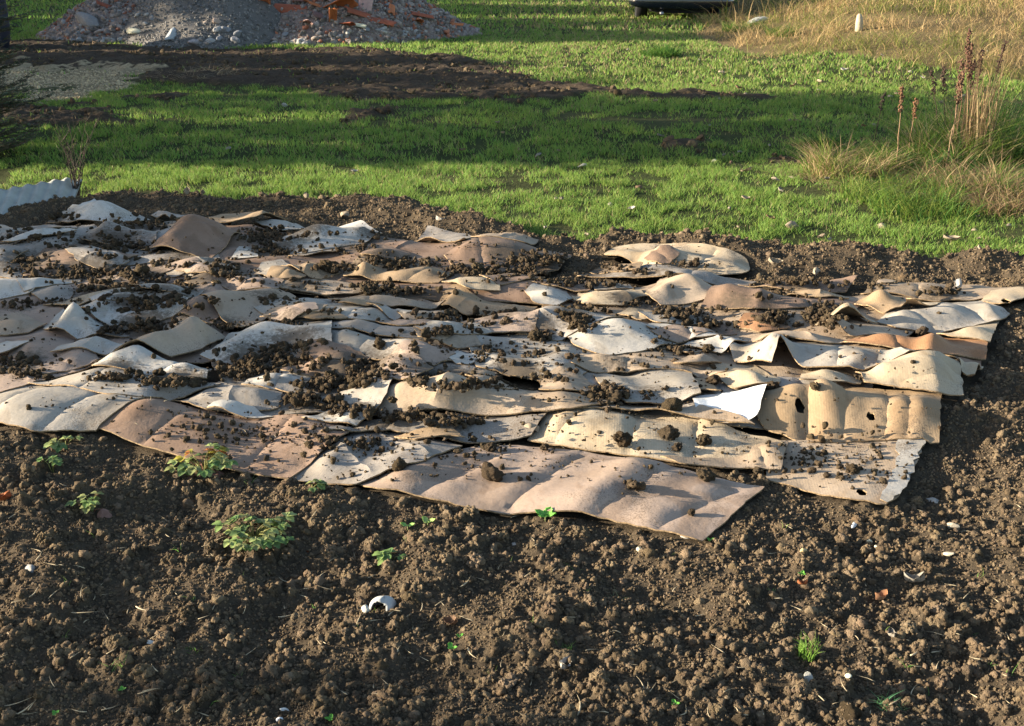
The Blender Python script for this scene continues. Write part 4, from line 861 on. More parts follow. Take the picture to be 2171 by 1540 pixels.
# ------------------------------------------------------------------ grass
def blades(name, X, Y, Z, Hh, W, lean, az, col, mat, seg=2, droop=.0, tipc=None):
    n = len(X); ca, sa = np.cos(az), np.sin(az); fa = rng.uniform(0, math.pi, n); fx, fy = np.cos(fa), np.sin(fa)
    V = np.zeros((n, 2 * seg + 1, 3), np.float32); CC = np.zeros((n, 2 * seg + 1, 3), np.float32)
    for k in range(seg + 1):
        t = k / seg; o_ = lean * Hh * t ** 1.7
        cx = X + ca * o_; cy = Y + sa * o_; cz = Z + Hh * (t - droop * t * t)
        ww = W * (1 - t) ** .7 * .5
        tc_ = .72 + .42 * t
        if k < seg:
            V[:, 2 * k] = np.stack([cx - fx * ww, cy - fy * ww, cz], -1); V[:, 2 * k + 1] = np.stack([cx + fx * ww, cy + fy * ww, cz], -1)
            CC[:, 2 * k] = CC[:, 2 * k + 1] = col
        else: V[:, 2 * k] = np.stack([cx, cy, cz], -1); CC[:, 2 * k] = col if tipc is None else tipc
    b0 = np.arange(n)[:, None] * (2 * seg + 1)
    Q = np.concatenate([b0 + np.array([2 * k, 2 * k + 1, 2 * k + 3, 2 * k + 2]) for k in range(seg - 1)]) if seg > 1 else []
    T = b0 + np.array([2 * seg - 2, 2 * seg - 1, 2 * seg])
    return link(name, mesh_np(name, V.reshape(-1, 3), [T, Q] if seg > 1 else [T], [mat], True, CC.reshape(-1, 3)))
def grasscol(n, x, y):
    m = fbm(x, y, 1.1, 23, 3)[:, None]; q = rng.random((n, 1))
    g = np.array([.145, .285, .055]) * (.75 + .6 * m) ; yel = np.array([.33, .36, .08]); dryc = np.array([.36, .29, .15])
    c = g * (1 - q * .62) + yel * q * .62
    fr = np.clip((y - 11) / 3, 0, 1) * np.clip((x + 1.5) / 2, 0, 1); d = (rng.random((n, 1)) < .06 + .14 * np.clip(m * 2.4 - 1.1, 0, 1) + .22 * fr[:, None]); return np.where(d, dryc * rng.uniform(.6, 1.1, (n, 1)), c) * rng.uniform(.75, 1.2, (n, 1))
TOT = []
def lawn_zone(name, y0, y1, dens, hm, wd, seg, label):
    area = (y1 - y0) * ((y0 + y1) / 2 * .5 + .35) * 2; n = int(area * dens)
    y = rng.uniform(y0, y1, n); x = rng.uniform(-1, 1, n) * (y1 * .5 + .35); ok = np.abs(x) < y * .5 + .35; x, y = x[ok], y[ok]
    cl = fbm(x, y, 7, 5, 3); k = rng.random(len(x)) < np.clip((cl - .27) * 3.4, .08, 1)
    k &= ~bedmask(x, y) & ~inpoly(x, y, DRY)
    bare = np.clip(fbm(x, y, .9, 66, 4) * 2.4 - 1.1, 0, 1) * .6 + .75 * (fbm(x, y, 3.4, 181, 3) > .66); k &= rng.random(len(x)) > bare
    mud = mudmask(x, y) | gravmask(x, y); k &= ~mud | (rng.random(len(x)) < .035)
    x, y, cl = x[k], y[k], cl[k]; n = len(x); TOT.append(n)
    big = fbm(x, y, 1.3, 61, 3)
    H_ = hm * rng.uniform(.5, 1.25, n) * (.45 + 1.1 * cl) * (.75 + .5 * big)
    az = 2 * math.pi * fbm(x, y, 2.4, 49, 3) * 1.6 + rng.normal(size=n) * 2.4
    o = blades(name, x, y, lz(x, y) - .004, H_, wd * rng.uniform(.7, 1.3, n), rng.uniform(.1, 1.1, n), az, grasscol(n, x, y), M_grass, seg, .12)
    tag(o, label, 'grass', kind='stuff')
lawn_zone('near_grass', 5.3, 8.2, 12500, .042, .0042, 3, 'short green lawn grass just beyond the garden bed')
lawn_zone('middle_grass', 8.2, 12.5, 4600, .047, .0076, 2, 'green lawn grass in the shaded middle of the lawn')
lawn_zone('far_grass', 12.5, 19, 1700, .055, .014, 2, 'green lawn grass before the rubble heap')
lawn_zone('farthest_grass', 19, 32, 420, .07, .028, 2, 'green lawn grass at the top of the picture')

# dry grass on the bank, upper right
def dryzone(name, n, hr, wd, label, lean=(.3, 1.6), poly=DRY, ylim=(10.5, 30), col=None, dens=None):
    y = ylim[0] + (ylim[1] - ylim[0]) * rng.random(n) ** 1.4; x = 1.2 + rng.random(n) * (y * .55)
    k = inpoly(x + .5 * (fbm(x, y, 2, 171, 3) - .5) * 2, y + 1.4 * (fbm(x, y, 1.4, 173, 3) - .5) * 2, poly); x, y = x[k], y[k]; n = len(x)
    q = rng.random((n, 1)); m = np.clip(fbm(x, y, 1.2, 77, 4)[:, None] * 4 - 1.5, 0, 1)
    c = np.array([.52, .38, .19]) * (1 - q) + np.array([.40, .27, .12]) * q
    gsel = rng.random((n, 1)) < (.06 + .75 * (1 - m)) * np.clip(1.6 - (y[:, None] - 12) / 10, .3, 1); c = np.where(gsel, np.array([.19, .21, .05]), c) * rng.uniform(.6, 1.15, (n, 1))
    az = 2 * math.pi * fbm(x, y, 1.3, 41, 2) * 1.5 + rng.normal(size=n) * 2.0; cg = np.clip(fbm(x, y, 2.6, 43, 3) * 3 - .9, .25, 1.4)
    o = blades(name, x, y, lz(x, y) - .01, rng.uniform(hr[0], hr[1], n) * cg, wd * rng.uniform(.6, 1.3, n) * (y / 13), rng.uniform(*lean, n), az, c, M_grass, 4, .35); return tag(o, label, 'dry grass', kind='stuff')
dryzone('dry_grass', 52000, (.12, .42), .0075, 'tangled straw coloured grass on the bank at the upper right')
dryzone('dry_ground_straw', 12000, (.03, .1), .009, 'flattened straw low on the bank at the upper right', (1.5, 5))
dryzone('dry_weeds', 2600, (.5, 1.1), .009, 'taller dead weeds standing at the back of the bank', (.1, .8), [PL(a, b)[:2] for a, b in [(1480, 50), (1560, 0), (2600, -120), (2600, 30), (2000, 20), (1600, 50)]], (14, 30))

# ------------------------------------------------------------------ tufts, weeds and stalks on the right
def tuft(px, py, n, h, spread, name, label, cat, cols, wd=.005, lean=(.2, 1.3), droop=.3, seg=4, kind=None, group=None, up=0, dome=0, zf=None):
    x, y, z = PL(px, py) if zf is None else zf
    a = rng.uniform(0, 2 * math.pi, n); rr = spread * np.sqrt(rng.random(n)); X = rr * np.cos(a); Y = rr * np.sin(a)
    k = rng.integers(0, len(cols), n); c = np.array(cols)[k] * rng.uniform(.7, 1.25, (n, 1))
    o = blades(name, X, Y, np.full(n, -.005), h * rng.uniform(.35, 1.15, n) * np.clip(fbm(X + x * 3, Y + y, 9, 210, 2) * 2.2 - .1, .3, 1.5), wd * rng.uniform(.6, 1.3, n), rng.uniform(*lean, n), a + rng.normal(size=n) * 1.6, c, M_grass, seg, droop)
    o.location = (x, y, z); return tag(o, label, cat, group, kind)
G1, G2, G3, D1, D2, D3 = (.06, .15, .025), (.12, .2, .03), (.2, .24, .05), (.46, .34, .19), (.32, .215, .115), (.17, .11, .06)
for px, py, n, h, sp, lab, cols, nm in (
  (1790, 372, 560, .22, .2, 'straw and green tuft left of the dead stalks', (G2, D1, D2, G3), 'grass_tuft'), (1905, 360, 380, .18, .15, 'low green tuft at the foot of the two short stalks', (G1, G2, G2, D1), 'grass_tuft'),
  (2010, 345, 800, .34, .26, 'dense green tuft around the tall dead stalks', (G1, G2, G3, D1), 'grass_tuft'), (2125, 330, 900, .42, .3, 'long green tuft at the right edge behind the straw', (G1, G1, G2, G3, D1), 'grass_tuft'),
  (2080, 405, 700, .17, .30, 'flattened tuft of green and straw in front of the tall stalks', (G1, G2, D1, D2, D2), 'grass_tuft'), (1900, 420, 560, .13, .26, 'leafy green clump in front of the two short stalks', (G1, G2, G3), 'grass_tuft'),
  (2150, 440, 700, .13, .28, 'matted brown straw clump at the right edge', (D1, D2, D3, D2, G2), 'straw_clump'), (1960, 455, 400, .12, .22, 'low yellow green clump beside the matted straw', (G2, G3, G1), 'grass_tuft'),
  (1745, 312, 260, .10, .10, 'small dark green leafy tuft on the lawn left of the stalks', (G1, G1, (.04, .10, .02)), 'grass_tuft'), (1400, 118, 420, .16, .26, 'dark green tuft standing in the sunlit lawn', (G1, G2, G1), 'grass_tuft'),
  (1570, 66, 320, .20, .3, 'green tuft at the near edge of the dry bank', (G1, G2, G2), 'grass_tuft'), (1500, 50, 250, .16, .2, 'pale tuft below the dark vehicle', (G2, D1), 'grass_tuft'),
  (1660, 75, 300, .2, .25, 'green tuft beside the white rock on the bank', (G1, G2, G3), 'grass_tuft')):
    k_ = 1.0 if py < 200 else 1.35
    tuft(px, py, int(n * (1.5 if py < 200 else 2.1)), h * (1.2 if py > 200 else 1), sp * k_, nm, lab, 'grass tuft' if nm == 'grass_tuft' else 'straw clump', cols, wd=.006 if py > 200 else .011)
tuft(2040, 345, 90, .78, .13, 'withered_weeds', 'thicket of thin dry stems around the tall seeded stalks', 'dry weeds', (D2, D3, D3, D1), wd=.006, lean=(.02, .22), droop=.02)
tuft(2068, 350, 70, .62, .09, 'withered_weeds', 'bunch of thin straw coloured stems right of the seeded stalks', 'dry weeds', (D1, D2, D3), wd=.006, lean=(.02, .2), droop=.02)
tuft(1990, 352, 900, .16, .3, 'leafy_weeds', 'dark leafy growth at the foot of the stalks', 'weeds', ((.035, .085, .02), (.05, .12, .03), (.09, .14, .04)), wd=.016, lean=(.2, 1.4), droop=.3)
o = tuft(2100, 415, 1700, .11, .46, 'fallen_straw', 'sheaf of fallen straw lying flat at the right edge', 'straw', (D1, D2, D3), wd=.006, lean=(2, 5))
o = tuft(1830, 385, 800, .09, .4, 'fallen_straw', 'pale straw lying flat below the tufts left of the stalks', 'straw', (D1, D1, D2), wd=.006, lean=(2, 6))
o = tuft(425, 165, 520, .10, .42, 'straw_heap', 'small heap of dry straw on the churned mud', 'straw', (D1, D2, (.42, .33, .2)), wd=.012, lean=(1.5, 5))
M_stalk = col_mat('stalk', .8, 60, .3, 200, .4, .001)
def stalk(px, py, ptop, htop, label, seeds=10, colr=(.28, .16, .09), seedc=(.11, .055, .035), r=.005, sl=.3):
    """dead dock stalk: base pixel, top pixel"""
    x, y, z = PL(px, py); s = px_per_m(y); h = (py - htop) / s / math.cos(PITCH) * 1.0; dx = (ptop - px) / s
    t = thing('dead_stalk', label, 'dead weed', (x, y, z), 0, 'dead weed stalks at the right')
    mb = MB(); k = 9; pts = [(dx * (i / k) ** 1.3 + random.uniform(-.006, .006), random.uniform(-.008, .008), h * i / k) for i in range(k + 1)]
    mb.tube(pts, [r * (1 - .6 * i / k) for i in range(k + 1)], 5, colr); mb.build('stem', [M_stalk], t)
    if seeds:
        L = max(1, seeds); P_ = []; R_ = []
        for i in range(L):
            f = 1 - sl * (i / L) ** 1.1; j = f * k; a = int(min(j, k - 1)); q = Vector(pts[a]).lerp(Vector(pts[a + 1]), j - a)
            for _ in range(6):
                aa = random.uniform(0, 6.28); rr = random.uniform(.004, .019) * (1.15 if i % 3 else .6); P_.append((q.x + math.cos(aa) * rr, q.y + math.sin(aa) * rr, q.z + random.uniform(-.012, .012))); R_.append(random.uniform(.005, .010))
        mb2 = MB()
        for p, rr in zip(P_, R_):
            v, f = CL0[random.randrange(6)]; mb2.add(v * rr * np.array([1, 1, 1.3]) + np.array(p), f, tuple(np.array(seedc) * random.uniform(.6, 1.5)))
        mb2.build('seed_head', [M_stalk], t, False)
    return t
for a in ((1898, 372, 1888, 200, 'short rusty stalk, left of the pair standing in the green tuft', 9, (.27, .17, .10), (.14, .07, .04)), (1921, 352, 1926, 224, 'slimmer rusty stalk right beside the short one', 8, (.27, .17, .10), (.15, .075, .04)),
          (1850, 320, 1862, 210, 'dark thin stalk standing alone at the left of the group', 7, (.1, .07, .05), (.06, .045, .035)), (1988, 318, 1953, 166, 'dark stalk leaning left, lower of the two leaning ones', 12, (.12, .08, .06), (.07, .045, .035)),
          (2000, 330, 1974, 160, 'dark stalk leaning left beside the main cluster', 12, (.12, .08, .06), (.07, .045, .035)), (2003, 372, 2012, 178, 'rust coloured stalk at the front of the tall cluster', 13, (.27, .18, .11), (.12, .065, .04)),
          (2022, 345, 2017, 94, 'tallest dead stalk with a thick dark seed head', 18, (.25, .15, .09), (.10, .05, .035)), (2032, 340, 2026, 120, 'tall stalk just right of the tallest one', 16, (.25, .15, .09), (.12, .06, .04)),
          (2046, 345, 2048, 132, 'dark seeded stalk at the right of the tall cluster', 14, (.16, .1, .07), (.08, .045, .035)), (2038, 335, 2038, 148, 'thin stalk with a short dark head inside the tall cluster', 10, (.16, .1, .07), (.08, .045, .035)),
          (2070, 310, 2100, 112, 'dark stalk leaning right at the far right of the group', 12, (.1, .07, .05), (.07, .04, .03)), (2012, 350, 2008, 150, 'rusty stalk on the left of the tall cluster', 12, (.25, .16, .10), (.11, .06, .04))):
    stalk(*a)
for px, tx, ty, lab in ((2055, 2062, 205, 'pale bare straw stem left in the sunlit bunch'), (2063, 2068, 212, 'pale bare straw stem in the middle of the sunlit bunch'), (2070, 2066, 204, 'tallest pale bare stem in the sunlit bunch'), (2078, 2084, 226, 'pale bare stem leaning right of the sunlit bunch'), (2050, 2040, 196, 'pale stem crossing behind the tall seeded cluster')):
    stalk(px, 350, tx, ty, lab, 0, (.5, .34, .17), r=.0045)

# ------------------------------------------------------------------ dry shrub at the left edge of the bed
t = PL(165, 425); sh = thing('dry_shrub', 'small leafless brown shrub behind the corrugated sheet', 'shrub', t)
for i in range(16):
    mb = MB(); a = random.uniform(0, 6.28); L = random.uniform(.22, .62); ln = random.uniform(.05, .45)
    p = [(math.cos(a) * ln * L * (j / 6) ** 1.4 + random.uniform(-.012, .012), math.sin(a) * ln * L * (j / 6), L * j / 6) for j in range(7)]
    mb.tube(p, [.0034 * (1 - j / 8) for j in range(7)], 4, (.055, .042, .033))
    for j in range(2, 6):
        d = random.uniform(0, 6.28); q = Vector(p[j]); mb.tube([q, q + Vector((math.cos(d) * .05, math.sin(d) * .05, .06))], [.0025, .001], 3, (.06, .045, .035))
    mb.build('twig', [M_stalk], sh)

# ------------------------------------------------------------------ corrugated sheet
M_fib = plain('fibre_cement', (.33, .34, .31), .9)
x0, y0 = P(-60, 482); x1, y1 = P(155, 440)
mb = MB(); nu, nv = 90, 14; L = math.hypot(x1 - x0, y1 - y0) ; V = []; F = []
for side in (0, 1):
    for i in range(nu + 1):
        for j in range(nv + 1):
            u_, v_ = i / nu, j / nv
            w_ = (.0075) * math.cos(u_ * L / .088 * 2 * math.pi); hgt = (.10 - .03 * max(0, u_ - .82) / .18) 
            X = x0 + (x1 - x0) * u_ - .05 * v_; Yb = y0 + (y1 - y0) * u_ + .34 * v_
            V.append((X, Yb, .025 + hgt * v_ * 1.0 + w_ * .9 - side * .008))
for side in (0, 1):
    o_ = side * (nu + 1) * (nv + 1)
    for i in range(nu):
        for j in range(nv):
            q = [o_ + i * (nv + 1) + j, o_ + (i + 1) * (nv + 1) + j, o_ + (i + 1) * (nv + 1) + j + 1, o_ + i * (nv + 1) + j + 1]
            F.append(q if side == 0 else q[::-1])
n2 = (nu + 1) * (nv + 1)
for i in range(nu): 
    for j in (0, nv): a = i * (nv + 1) + j; b2 = a + nv + 1; F.append([a, b2, b2 + n2, a + n2])
for j in range(nv):
    for i in (0, nu): a = i * (nv + 1) + j; F.append([a, a + 1, a + 1 + n2, a + n2])
mb.add(V, F); o = mb.build('corrugated_sheet', [M_fib]); tag(o, 'pale corrugated fibre cement sheet leaning at the far left corner of the bed', 'corrugated sheet')

# ------------------------------------------------------------------ rubble and gravel heap
def heap(name, cx, cy, rx, ry, hgt, colf, mat, label, cat, seed, rough=.05):
    a = np.linspace(-1.15, 1.15, 150); A_, B_ = np.meshgrid(a, a, indexing='ij'); X = cx + A_ * rx; Y = cy + B_ * ry
    d = np.hypot(A_, B_) * (1 + .18 * (fbm(X, Y, .8, seed, 3) - .5) * 2)
    Z = hgt * np.clip(1 - d ** 1.15, -.25, 1); Z = Z + rough * (fbm(X, Y, 4, seed + 3, 4) - .5) * (Z > -.1) - .0
    V = np.stack([X, Y, Z - .02], -1).reshape(-1, 3); n = len(a); I = (np.arange(n - 1)[:, None] * n + np.arange(n - 1)[None]).ravel()
    o = link(name, mesh_np(name, V, [np.c_[I, I + n, I + n + 1, I + 1]], [mat], True, colf(X, Y).reshape(-1, 3))); tag(o, label, cat)
    def zf(x, y):
        u_ = (np.asarray(x) - cx) / rx; v_ = (np.asarray(y) - cy) / ry; d = np.hypot(u_, v_) * (1 + .18 * (fbm(np.asarray(x), np.asarray(y), .8, seed, 3) - .5) * 2)
        return hgt * np.clip(1 - d ** 1.15, -.25, 1) - .02
    return zf
def gcol(c): return lambda X, Y: np.array(c) * (.75 + .5 * fbm(X, Y, 6, 8, 4)[..., None])
HL = heap('rubble_heap', -5.75, 18.6, 1.65, 1.9, .95, gcol((.21, .165, .14)), M_stone, 'left shoulder of the heap, stones and broken brick', 'rubble heap', 5)
HR = heap('rubble_heap', -2.75, 18.7, 2.05, 2.1, 1.2, gcol((.21, .155, .13)), M_stone, 'right half of the heap, pinkish rubble full of broken roof tiles', 'rubble heap', 6)
HG = heap('gravel_heap', -4.55, 18.5, 1.9, 2.35, 1.5, gcol((.125, .115, .105)), M_stone, 'dark grey gravel heap in the middle between two heaps of rubble', 'gravel heap', 7, .02)
def hz(x, y): return np.maximum(np.maximum(HL(x, y), HR(x, y)), HG(x, y))
def which_heap(x, y): return np.argmax(np.stack([HL(x, y), HG(x, y), HR(x, y)]), 0)
n = 34000; x = rng.uniform(-8, 0, n); y = rng.uniform(16, 20.5, n); z = hz(x, y); wh = which_heap(x, y); k = z > -.015; x, y, z, wh = x[k], y[k], z[k], wh[k]; n = len(x)
r = np.where(wh == 1, np.clip(np.exp(rng.normal(size=n) * .4) * .012, .006, .035), np.clip(np.exp(rng.normal(size=n) * .6) * .017, .007, .06))
cs = np.where((wh == 1)[:, None], np.array([.165, .155, .145]) * rng.uniform(.5, 1.7, (n, 1)), np.where(rng.random((n, 1)) < .13, np.where(wh[:, None] == 2, np.array([.36, .14, .08]), np.array([.26, .11, .07])), np.array([.26, .22, .195])) * rng.uniform(.5, 1.3, (n, 1)))
ST = [stone_shape(1, s) for s in range(8)]; ST2 = [stone_shape(2, 20 + s) for s in range(8)]
o = scatter('heap_gravel', ST, np.c_[x, y, z + r * .25], r, cs, M_stone, False); tag(o, 'gravel and small rubble covering the heaps', 'gravel', kind='stuff')
STM = {}
def stone(x, y, z, r, c, label, group=None, sc=(1, 1, 1), nm='stone', cat='stone', rot=None):
    k = random.randrange(8); kk = (k, tuple(c))
    if kk not in STM: v, f = ST2[k]; STM[kk] = mesh_np('stone', v, [f], [M_stone], False, np.tile(np.array(c), (len(v), 1)))
    o = link(nm, STM[kk], None, (x, y, z)); o.scale = (r * sc[0], r * sc[1], r * sc[2]); o.rotation_euler = rot or (random.uniform(-.5, .5), random.uniform(-.5, .5), random.uniform(0, 6.28))
    return tag(o, label, cat, group)
def PH(px, py):
    z = np.linspace(1.4, 0, 200); x, y = at(np.full(200, px, float), np.full(200, py, float), z); h = hz(x, y); d = z - h
    i = int(np.argmax(d <= 0)) if (d <= 0).any() else 199
    if i == 199:                       # just off the foot of the heap: move back on to it
        X, Y = float(x[-1]), float(y[-1])
        for _ in range(60):
            if hz(np.array([X]), np.array([Y]))[0] > .02: break
            Y += .05; X += .03 if X < -5.5 else (-.03 if X > -2 else 0)
        return X, Y, float(max(hz(np.array([X]), np.array([Y]))[0], 0))
    return float(x[i]), float(y[i]), float(z[i])
greys = [(.34, .325, .31), (.28, .275, .275), (.38, .35, .31), (.22, .22, .23), (.31, .25, .21)]
for (cx, cy, rx, ry, n_, r0) in ((200, 88, 90, 10, 34, .075), (170, 60, 60, 20, 24, .06), (270, 30, 60, 30, 30, .055), (430, 92, 70, 9, 26, .075), (470, 70, 30, 18, 16, .08), (640, 92, 60, 10, 34, .07), (740, 82, 90, 16, 40, .065), (840, 72, 80, 16, 46, .06), (930, 66, 60, 9, 30, .05), (700, 45, 90, 35, 34, .055), (860, 20, 60, 20, 20, .045)):
    for _ in range(int(n_ * .75)):
        px = cx + random.gauss(0, .5) * rx; py = min(104, cy + random.gauss(0, .5) * ry); x, y, z = PH(px, py)
        w_ = int(which_heap(np.array([x]), np.array([y]))[0]); r = r0 * random.uniform(.4, 1.05)
        stone(x, y, z + r * .3, r, random.choice(greys), ('pale stone on the right hand rubble heap', 'pale stone lying on the gravel heap', 'pale stone on the left hand rubble heap')[(2, 1, 0)[w_]], ('stones on the right hand rubble', 'stones on the gravel heap', 'stones on the left hand rubble')[(2, 1, 0)[w_]])
for px, py, r, c, sc, lab in ((190, 52, .2, (.20, .20, .20), (1.6, .8, .6), 'long dark grey boulder jutting from the left of the heap'), (283, 70, .12, (.55, .52, .38), (1.3, .8, .6), 'yellowish block at the foot of the gravel heap'), (366, 78, .14, (.36, .38, .38), (1.5, .7, .4), 'flat grey slab half sunk in the gravel heap'),
    (460, 50, .09, (.4, .3, .24), (1, .9, 1), 'pinkish round stone on the gravel heap'), (218, 70, .11, (.42, .33, .29), (1.5, .6, .6), 'pinkish oblong stone left of the yellowish block'), (760, 58, .12, (.60, .58, .42), (1.5, .7, .5), 'yellowish wedge of stone among the roof tiles'), (412, 92, .09, (.32, .29, .29), (1, 1, 1), 'rounded stone at the foot of the gravel heap')):
    x, y, z = PH(px, py); stone(x, y, z + r * .2, r, c, lab, None, sc)
# roof tiles
def tile(px, py, L, W, c, rot, label):
    x, y, z = PH(px, py); mb = MB(); V = []; F = []; nu = 8
    for s_ in (0, 1):
        for i in range(nu + 1):
            a_ = math.pi * (.12 + .76 * i / nu); rr = W * .5 - s_ * .013
            for j in range(5):
                e = random.uniform(-.015, .015) if j in (0, 4) else 0
                V.append(((j / 4 - .5) * L + e, math.cos(a_) * rr * (1 - .12 * j / 4), math.sin(a_) * rr * .6))
    for s_ in (0, 1):
        for i in range(nu):
            for j in range(4):
                q = [s_ * 45 + i * 5 + j, s_ * 45 + i * 5 + j + 1, s_ * 45 + (i + 1) * 5 + j + 1, s_ * 45 + (i + 1) * 5 + j]; F.append(q if s_ == 0 else q[::-1])
    for i in range(nu):
        for j in (0, 4): a_ = i * 5 + j; F.append([a_, a_ + 5, a_ + 50, a_ + 45])
    for j in range(4):
        for i in (0, nu): a_ = i * 5 + j; F.append([a_, a_ + 1, a_ + 46, a_ + 45])
    mb.add(V, F, c); o = mb.build('broken_tile', [M_tile], None, False); o.scale = (1.35,) * 3; o.location = (x, y, z + .05); o.rotation_euler = rot
    return tag(o, label, 'roof tile', 'broken roof tiles in the rubble')
OR, RD, PK = (.45, .15, .06), (.30, .09, .05), (.42, .27, .24)
for a in ((718, 28, .38, .24, OR, (.5, .35, 2.6), 'bright orange tile lying broad side up in the rubble'), (612, 28, .40, .13, RD, (.9, .05, 0), 'dark red tile edge lying level at the left of the tiles'), (775, 22, .55, .18, PK, (.2, -1.0, 1.3), 'long pale pink tile standing upright'),
    (800, 54, .42, .12, RD, (.3, .15, -.3), 'narrow red tile pointing down right'), (706, 52, .3, .1, OR, (.2, .9, 1.8), 'small orange sliver below the bright tile'), (680, 44, .25, .12, (.2, .12, .11), (.6, .3, .8), 'dull purplish tile fragment'), (650, 60, .2, .12, PK, (.5, .2, 2), 'pinkish tile chip near the gravel'),
    (560, 14, .3, .16, OR, (.4, .9, 1.8), 'orange tile leaning beside the gravel heap'), (395, 4, .3, .14, RD, (.6, .6, 2.2), 'brownish red tile at the top of the gravel heap'), (418, 2, .25, .12, OR, (.3, .8, 2.4), 'orange tile shard at the top of the gravel heap'), (650, 4, .35, .2, (.25, .13, .11), (.6, .1, .2), 'dull brown tile at the top edge of the picture'),
    (690, 8, .25, .12, PK, (.3, .4, 1), 'pale tile fragment above the bright orange tile'), (895, 42, .25, .1, RD, (.3, .2, .3), 'red tile fragment at the right of the rubble'), (885, 56, .2, .1, OR, (.4, .2, 2), 'small orange fragment low on the right'), (225, 22, .22, .1, RD, (.4, .4, .6), 'red fragment on the left shoulder'), (130, 42, .22, .1, RD, (.3, .2, 0), 'red fragment at the left end of the rubble'),
    (760, 38, .3, .12, RD, (.5, .3, .5), 'red tile behind the upright pink one'), (830, 30, .2, .09, OR, (.5, -.4, 1.6), 'thin orange chip right of the upright tile'), (670, 22, .3, .12, OR, (.3, .3, .9), 'orange tile between the dark red and bright ones'), (735, 62, .22, .1, RD, (.4, .1, 2.4), 'small red chip in front of the bright tile'), (968, 60, .15, .07, OR, (.4, .1, .4), 'last orange chip at the right tip of the rubble')):
    tile(*a)

# ------------------------------------------------------------------ trees and shrubs beyond the left of the picture
M_bark = plain('bark', (.12, .09, .065), .95)
def leaf_mass(nm, blobs, n, size, col, parent, mat=M_bush, pw=1.0):
    """leaves scattered through ellipsoids"""
    V = []; vol = np.array([b[3] * b[4] * b[5] for b in blobs]) ** .67; vol = vol / vol.sum(); P_ = []
    for b, f in zip(blobs, vol):
        m = int(n * f); d = rng.normal(size=(m, 3)); d /= np.linalg.norm(d, axis=1)[:, None]; P_.append(np.sign(d) * np.abs(d) ** pw * (rng.random((m, 1)) ** (.45 if pw < 1 else .62)) * np.array(b[3:6]) + np.array(b[:3]))
    P_ = np.concatenate(P_); m = len(P_); M = rotmats(m); s = size * rng.uniform(.6, 1.3, m)
    q = np.array([(-.5, 0, 0), (0, -.28, .05), (.55, 0, 0), (0, .28, .05)])
    V = (np.einsum('nij,vj->nvi', M, q) * s[:, None, None] + P_[:, None]).reshape(-1, 3)
    F = np.arange(m * 4).reshape(-1, 4); cc = np.repeat(np.array(col) * rng.uniform(.5, 1.5, (m, 1)), 4, 0)
    return link(nm, mesh_np(nm, V, [F], [mat], False, cc), parent)
def shade_tree(x, y, h, rx, ry, z0, label, n=3500, size=.2, col=(.05, .09, .02), cat='tree', top=1.0):
    t = thing('tree' if cat == 'tree' else 'shrub', label, cat, (x, y, 0)); mb = MB(); k = 7
    pts = [(math.sin(i) * .04, math.cos(i * 2) * .04, h * .8 * i / k) for i in range(k + 1)]; mb.tube(pts, [.03 + .04 * h / 3 * (1 - i / k) for i in range(k + 1)], 8, (1, 1, 1))
    for i in range(9):
        a = i * 2.4; zz = max(z0, .15) + (h * .75 - z0) * i / 9; mb.tube([(0, 0, zz), (math.cos(a) * rx * .4, math.sin(a) * ry * .4, zz + h * .08), (math.cos(a) * rx * .8, math.sin(a) * ry * .8, zz + h * .12)], [.03, .018, .008], 5)
    mb.build('trunk', [M_bark], t)
    hh = (h - z0) / 2; bl = [(0, 0, z0 + hh, rx, ry, hh)]
    for i in range(7):
        a = random.uniform(0, 6.28); f = random.uniform(.3, .65); bl.append((math.cos(a) * rx * .5, math.sin(a) * ry * .55, z0 + hh * random.uniform(.5, 1.45 if cat == 'tree' else 1.1), rx * f, ry * f, hh * f))
    leaf_mass('crown', bl, n, size, col, t, M_bush, .5 if cat == 'shrub' else 1.0); return t
# low hedge-like shrubs that shade the middle of the bed; heights decide how far the shade reaches
shade_tree(-9.2, 4.30, 2.27, .6, .50, .0, 'dense rounded shrub standing left of the picture, nearest the cardboard', 8000, .15, cat='shrub')
shade_tree(-9.4, 5.62, 2.10, .6, .36, .0, 'low broad shrub left of the picture, second from the bed', 7000, .15, cat='shrub')
shade_tree(-9.3, 6.42, 2.0, .6, .42, .0, 'lowest shrub in the row left of the picture', 7000, .15, cat='shrub')
shade_tree(-9.5, 1.45, 2.7, .7, .75, .0, 'loose leafy shrub left of the picture, level with the near soil', 1500, .16, cat='shrub')
shade_tree(-10.5, 9.0, 5.2, 1.1, 1.1, .2, 'tall bushy tree left of the picture, first behind the shrubs', 2500, .2)
shade_tree(-11.0, 10.7, 4.8, 1.1, 1.1, .2, 'tall bushy tree left of the picture, second behind the shrubs', 2300, .2)
shade_tree(-11.5, 12.6, 3.1, 1.0, 1.0, .0, 'squat tree left of the picture in line with the mud', 6000, .2)
shade_tree(-12.0, 14.4, 3.0, 1.0, .95, .0, 'squat tree left of the picture in line with the gravel', 6000, .2)
shade_tree(-14.5, 17.9, 4.6, 1.4, 1.3, .0, 'thick tree left of the rubble heap', 9000, .25)
shade_tree(-15.0, 20.4, 5.2, 1.5, 1.5, .0, 'thick tree standing farther back than the rubble heap', 9000, .25)
shade_tree(-17.0, 23.6, 5.4, 1.6, 1.9, .0, 'large tree at the back left beyond the picture', 9000, .28)
shade_tree(-17.0, 27.5, 5.4, 1.6, 2.2, .0, 'largest tree at the back left beyond the picture', 9000, .28)

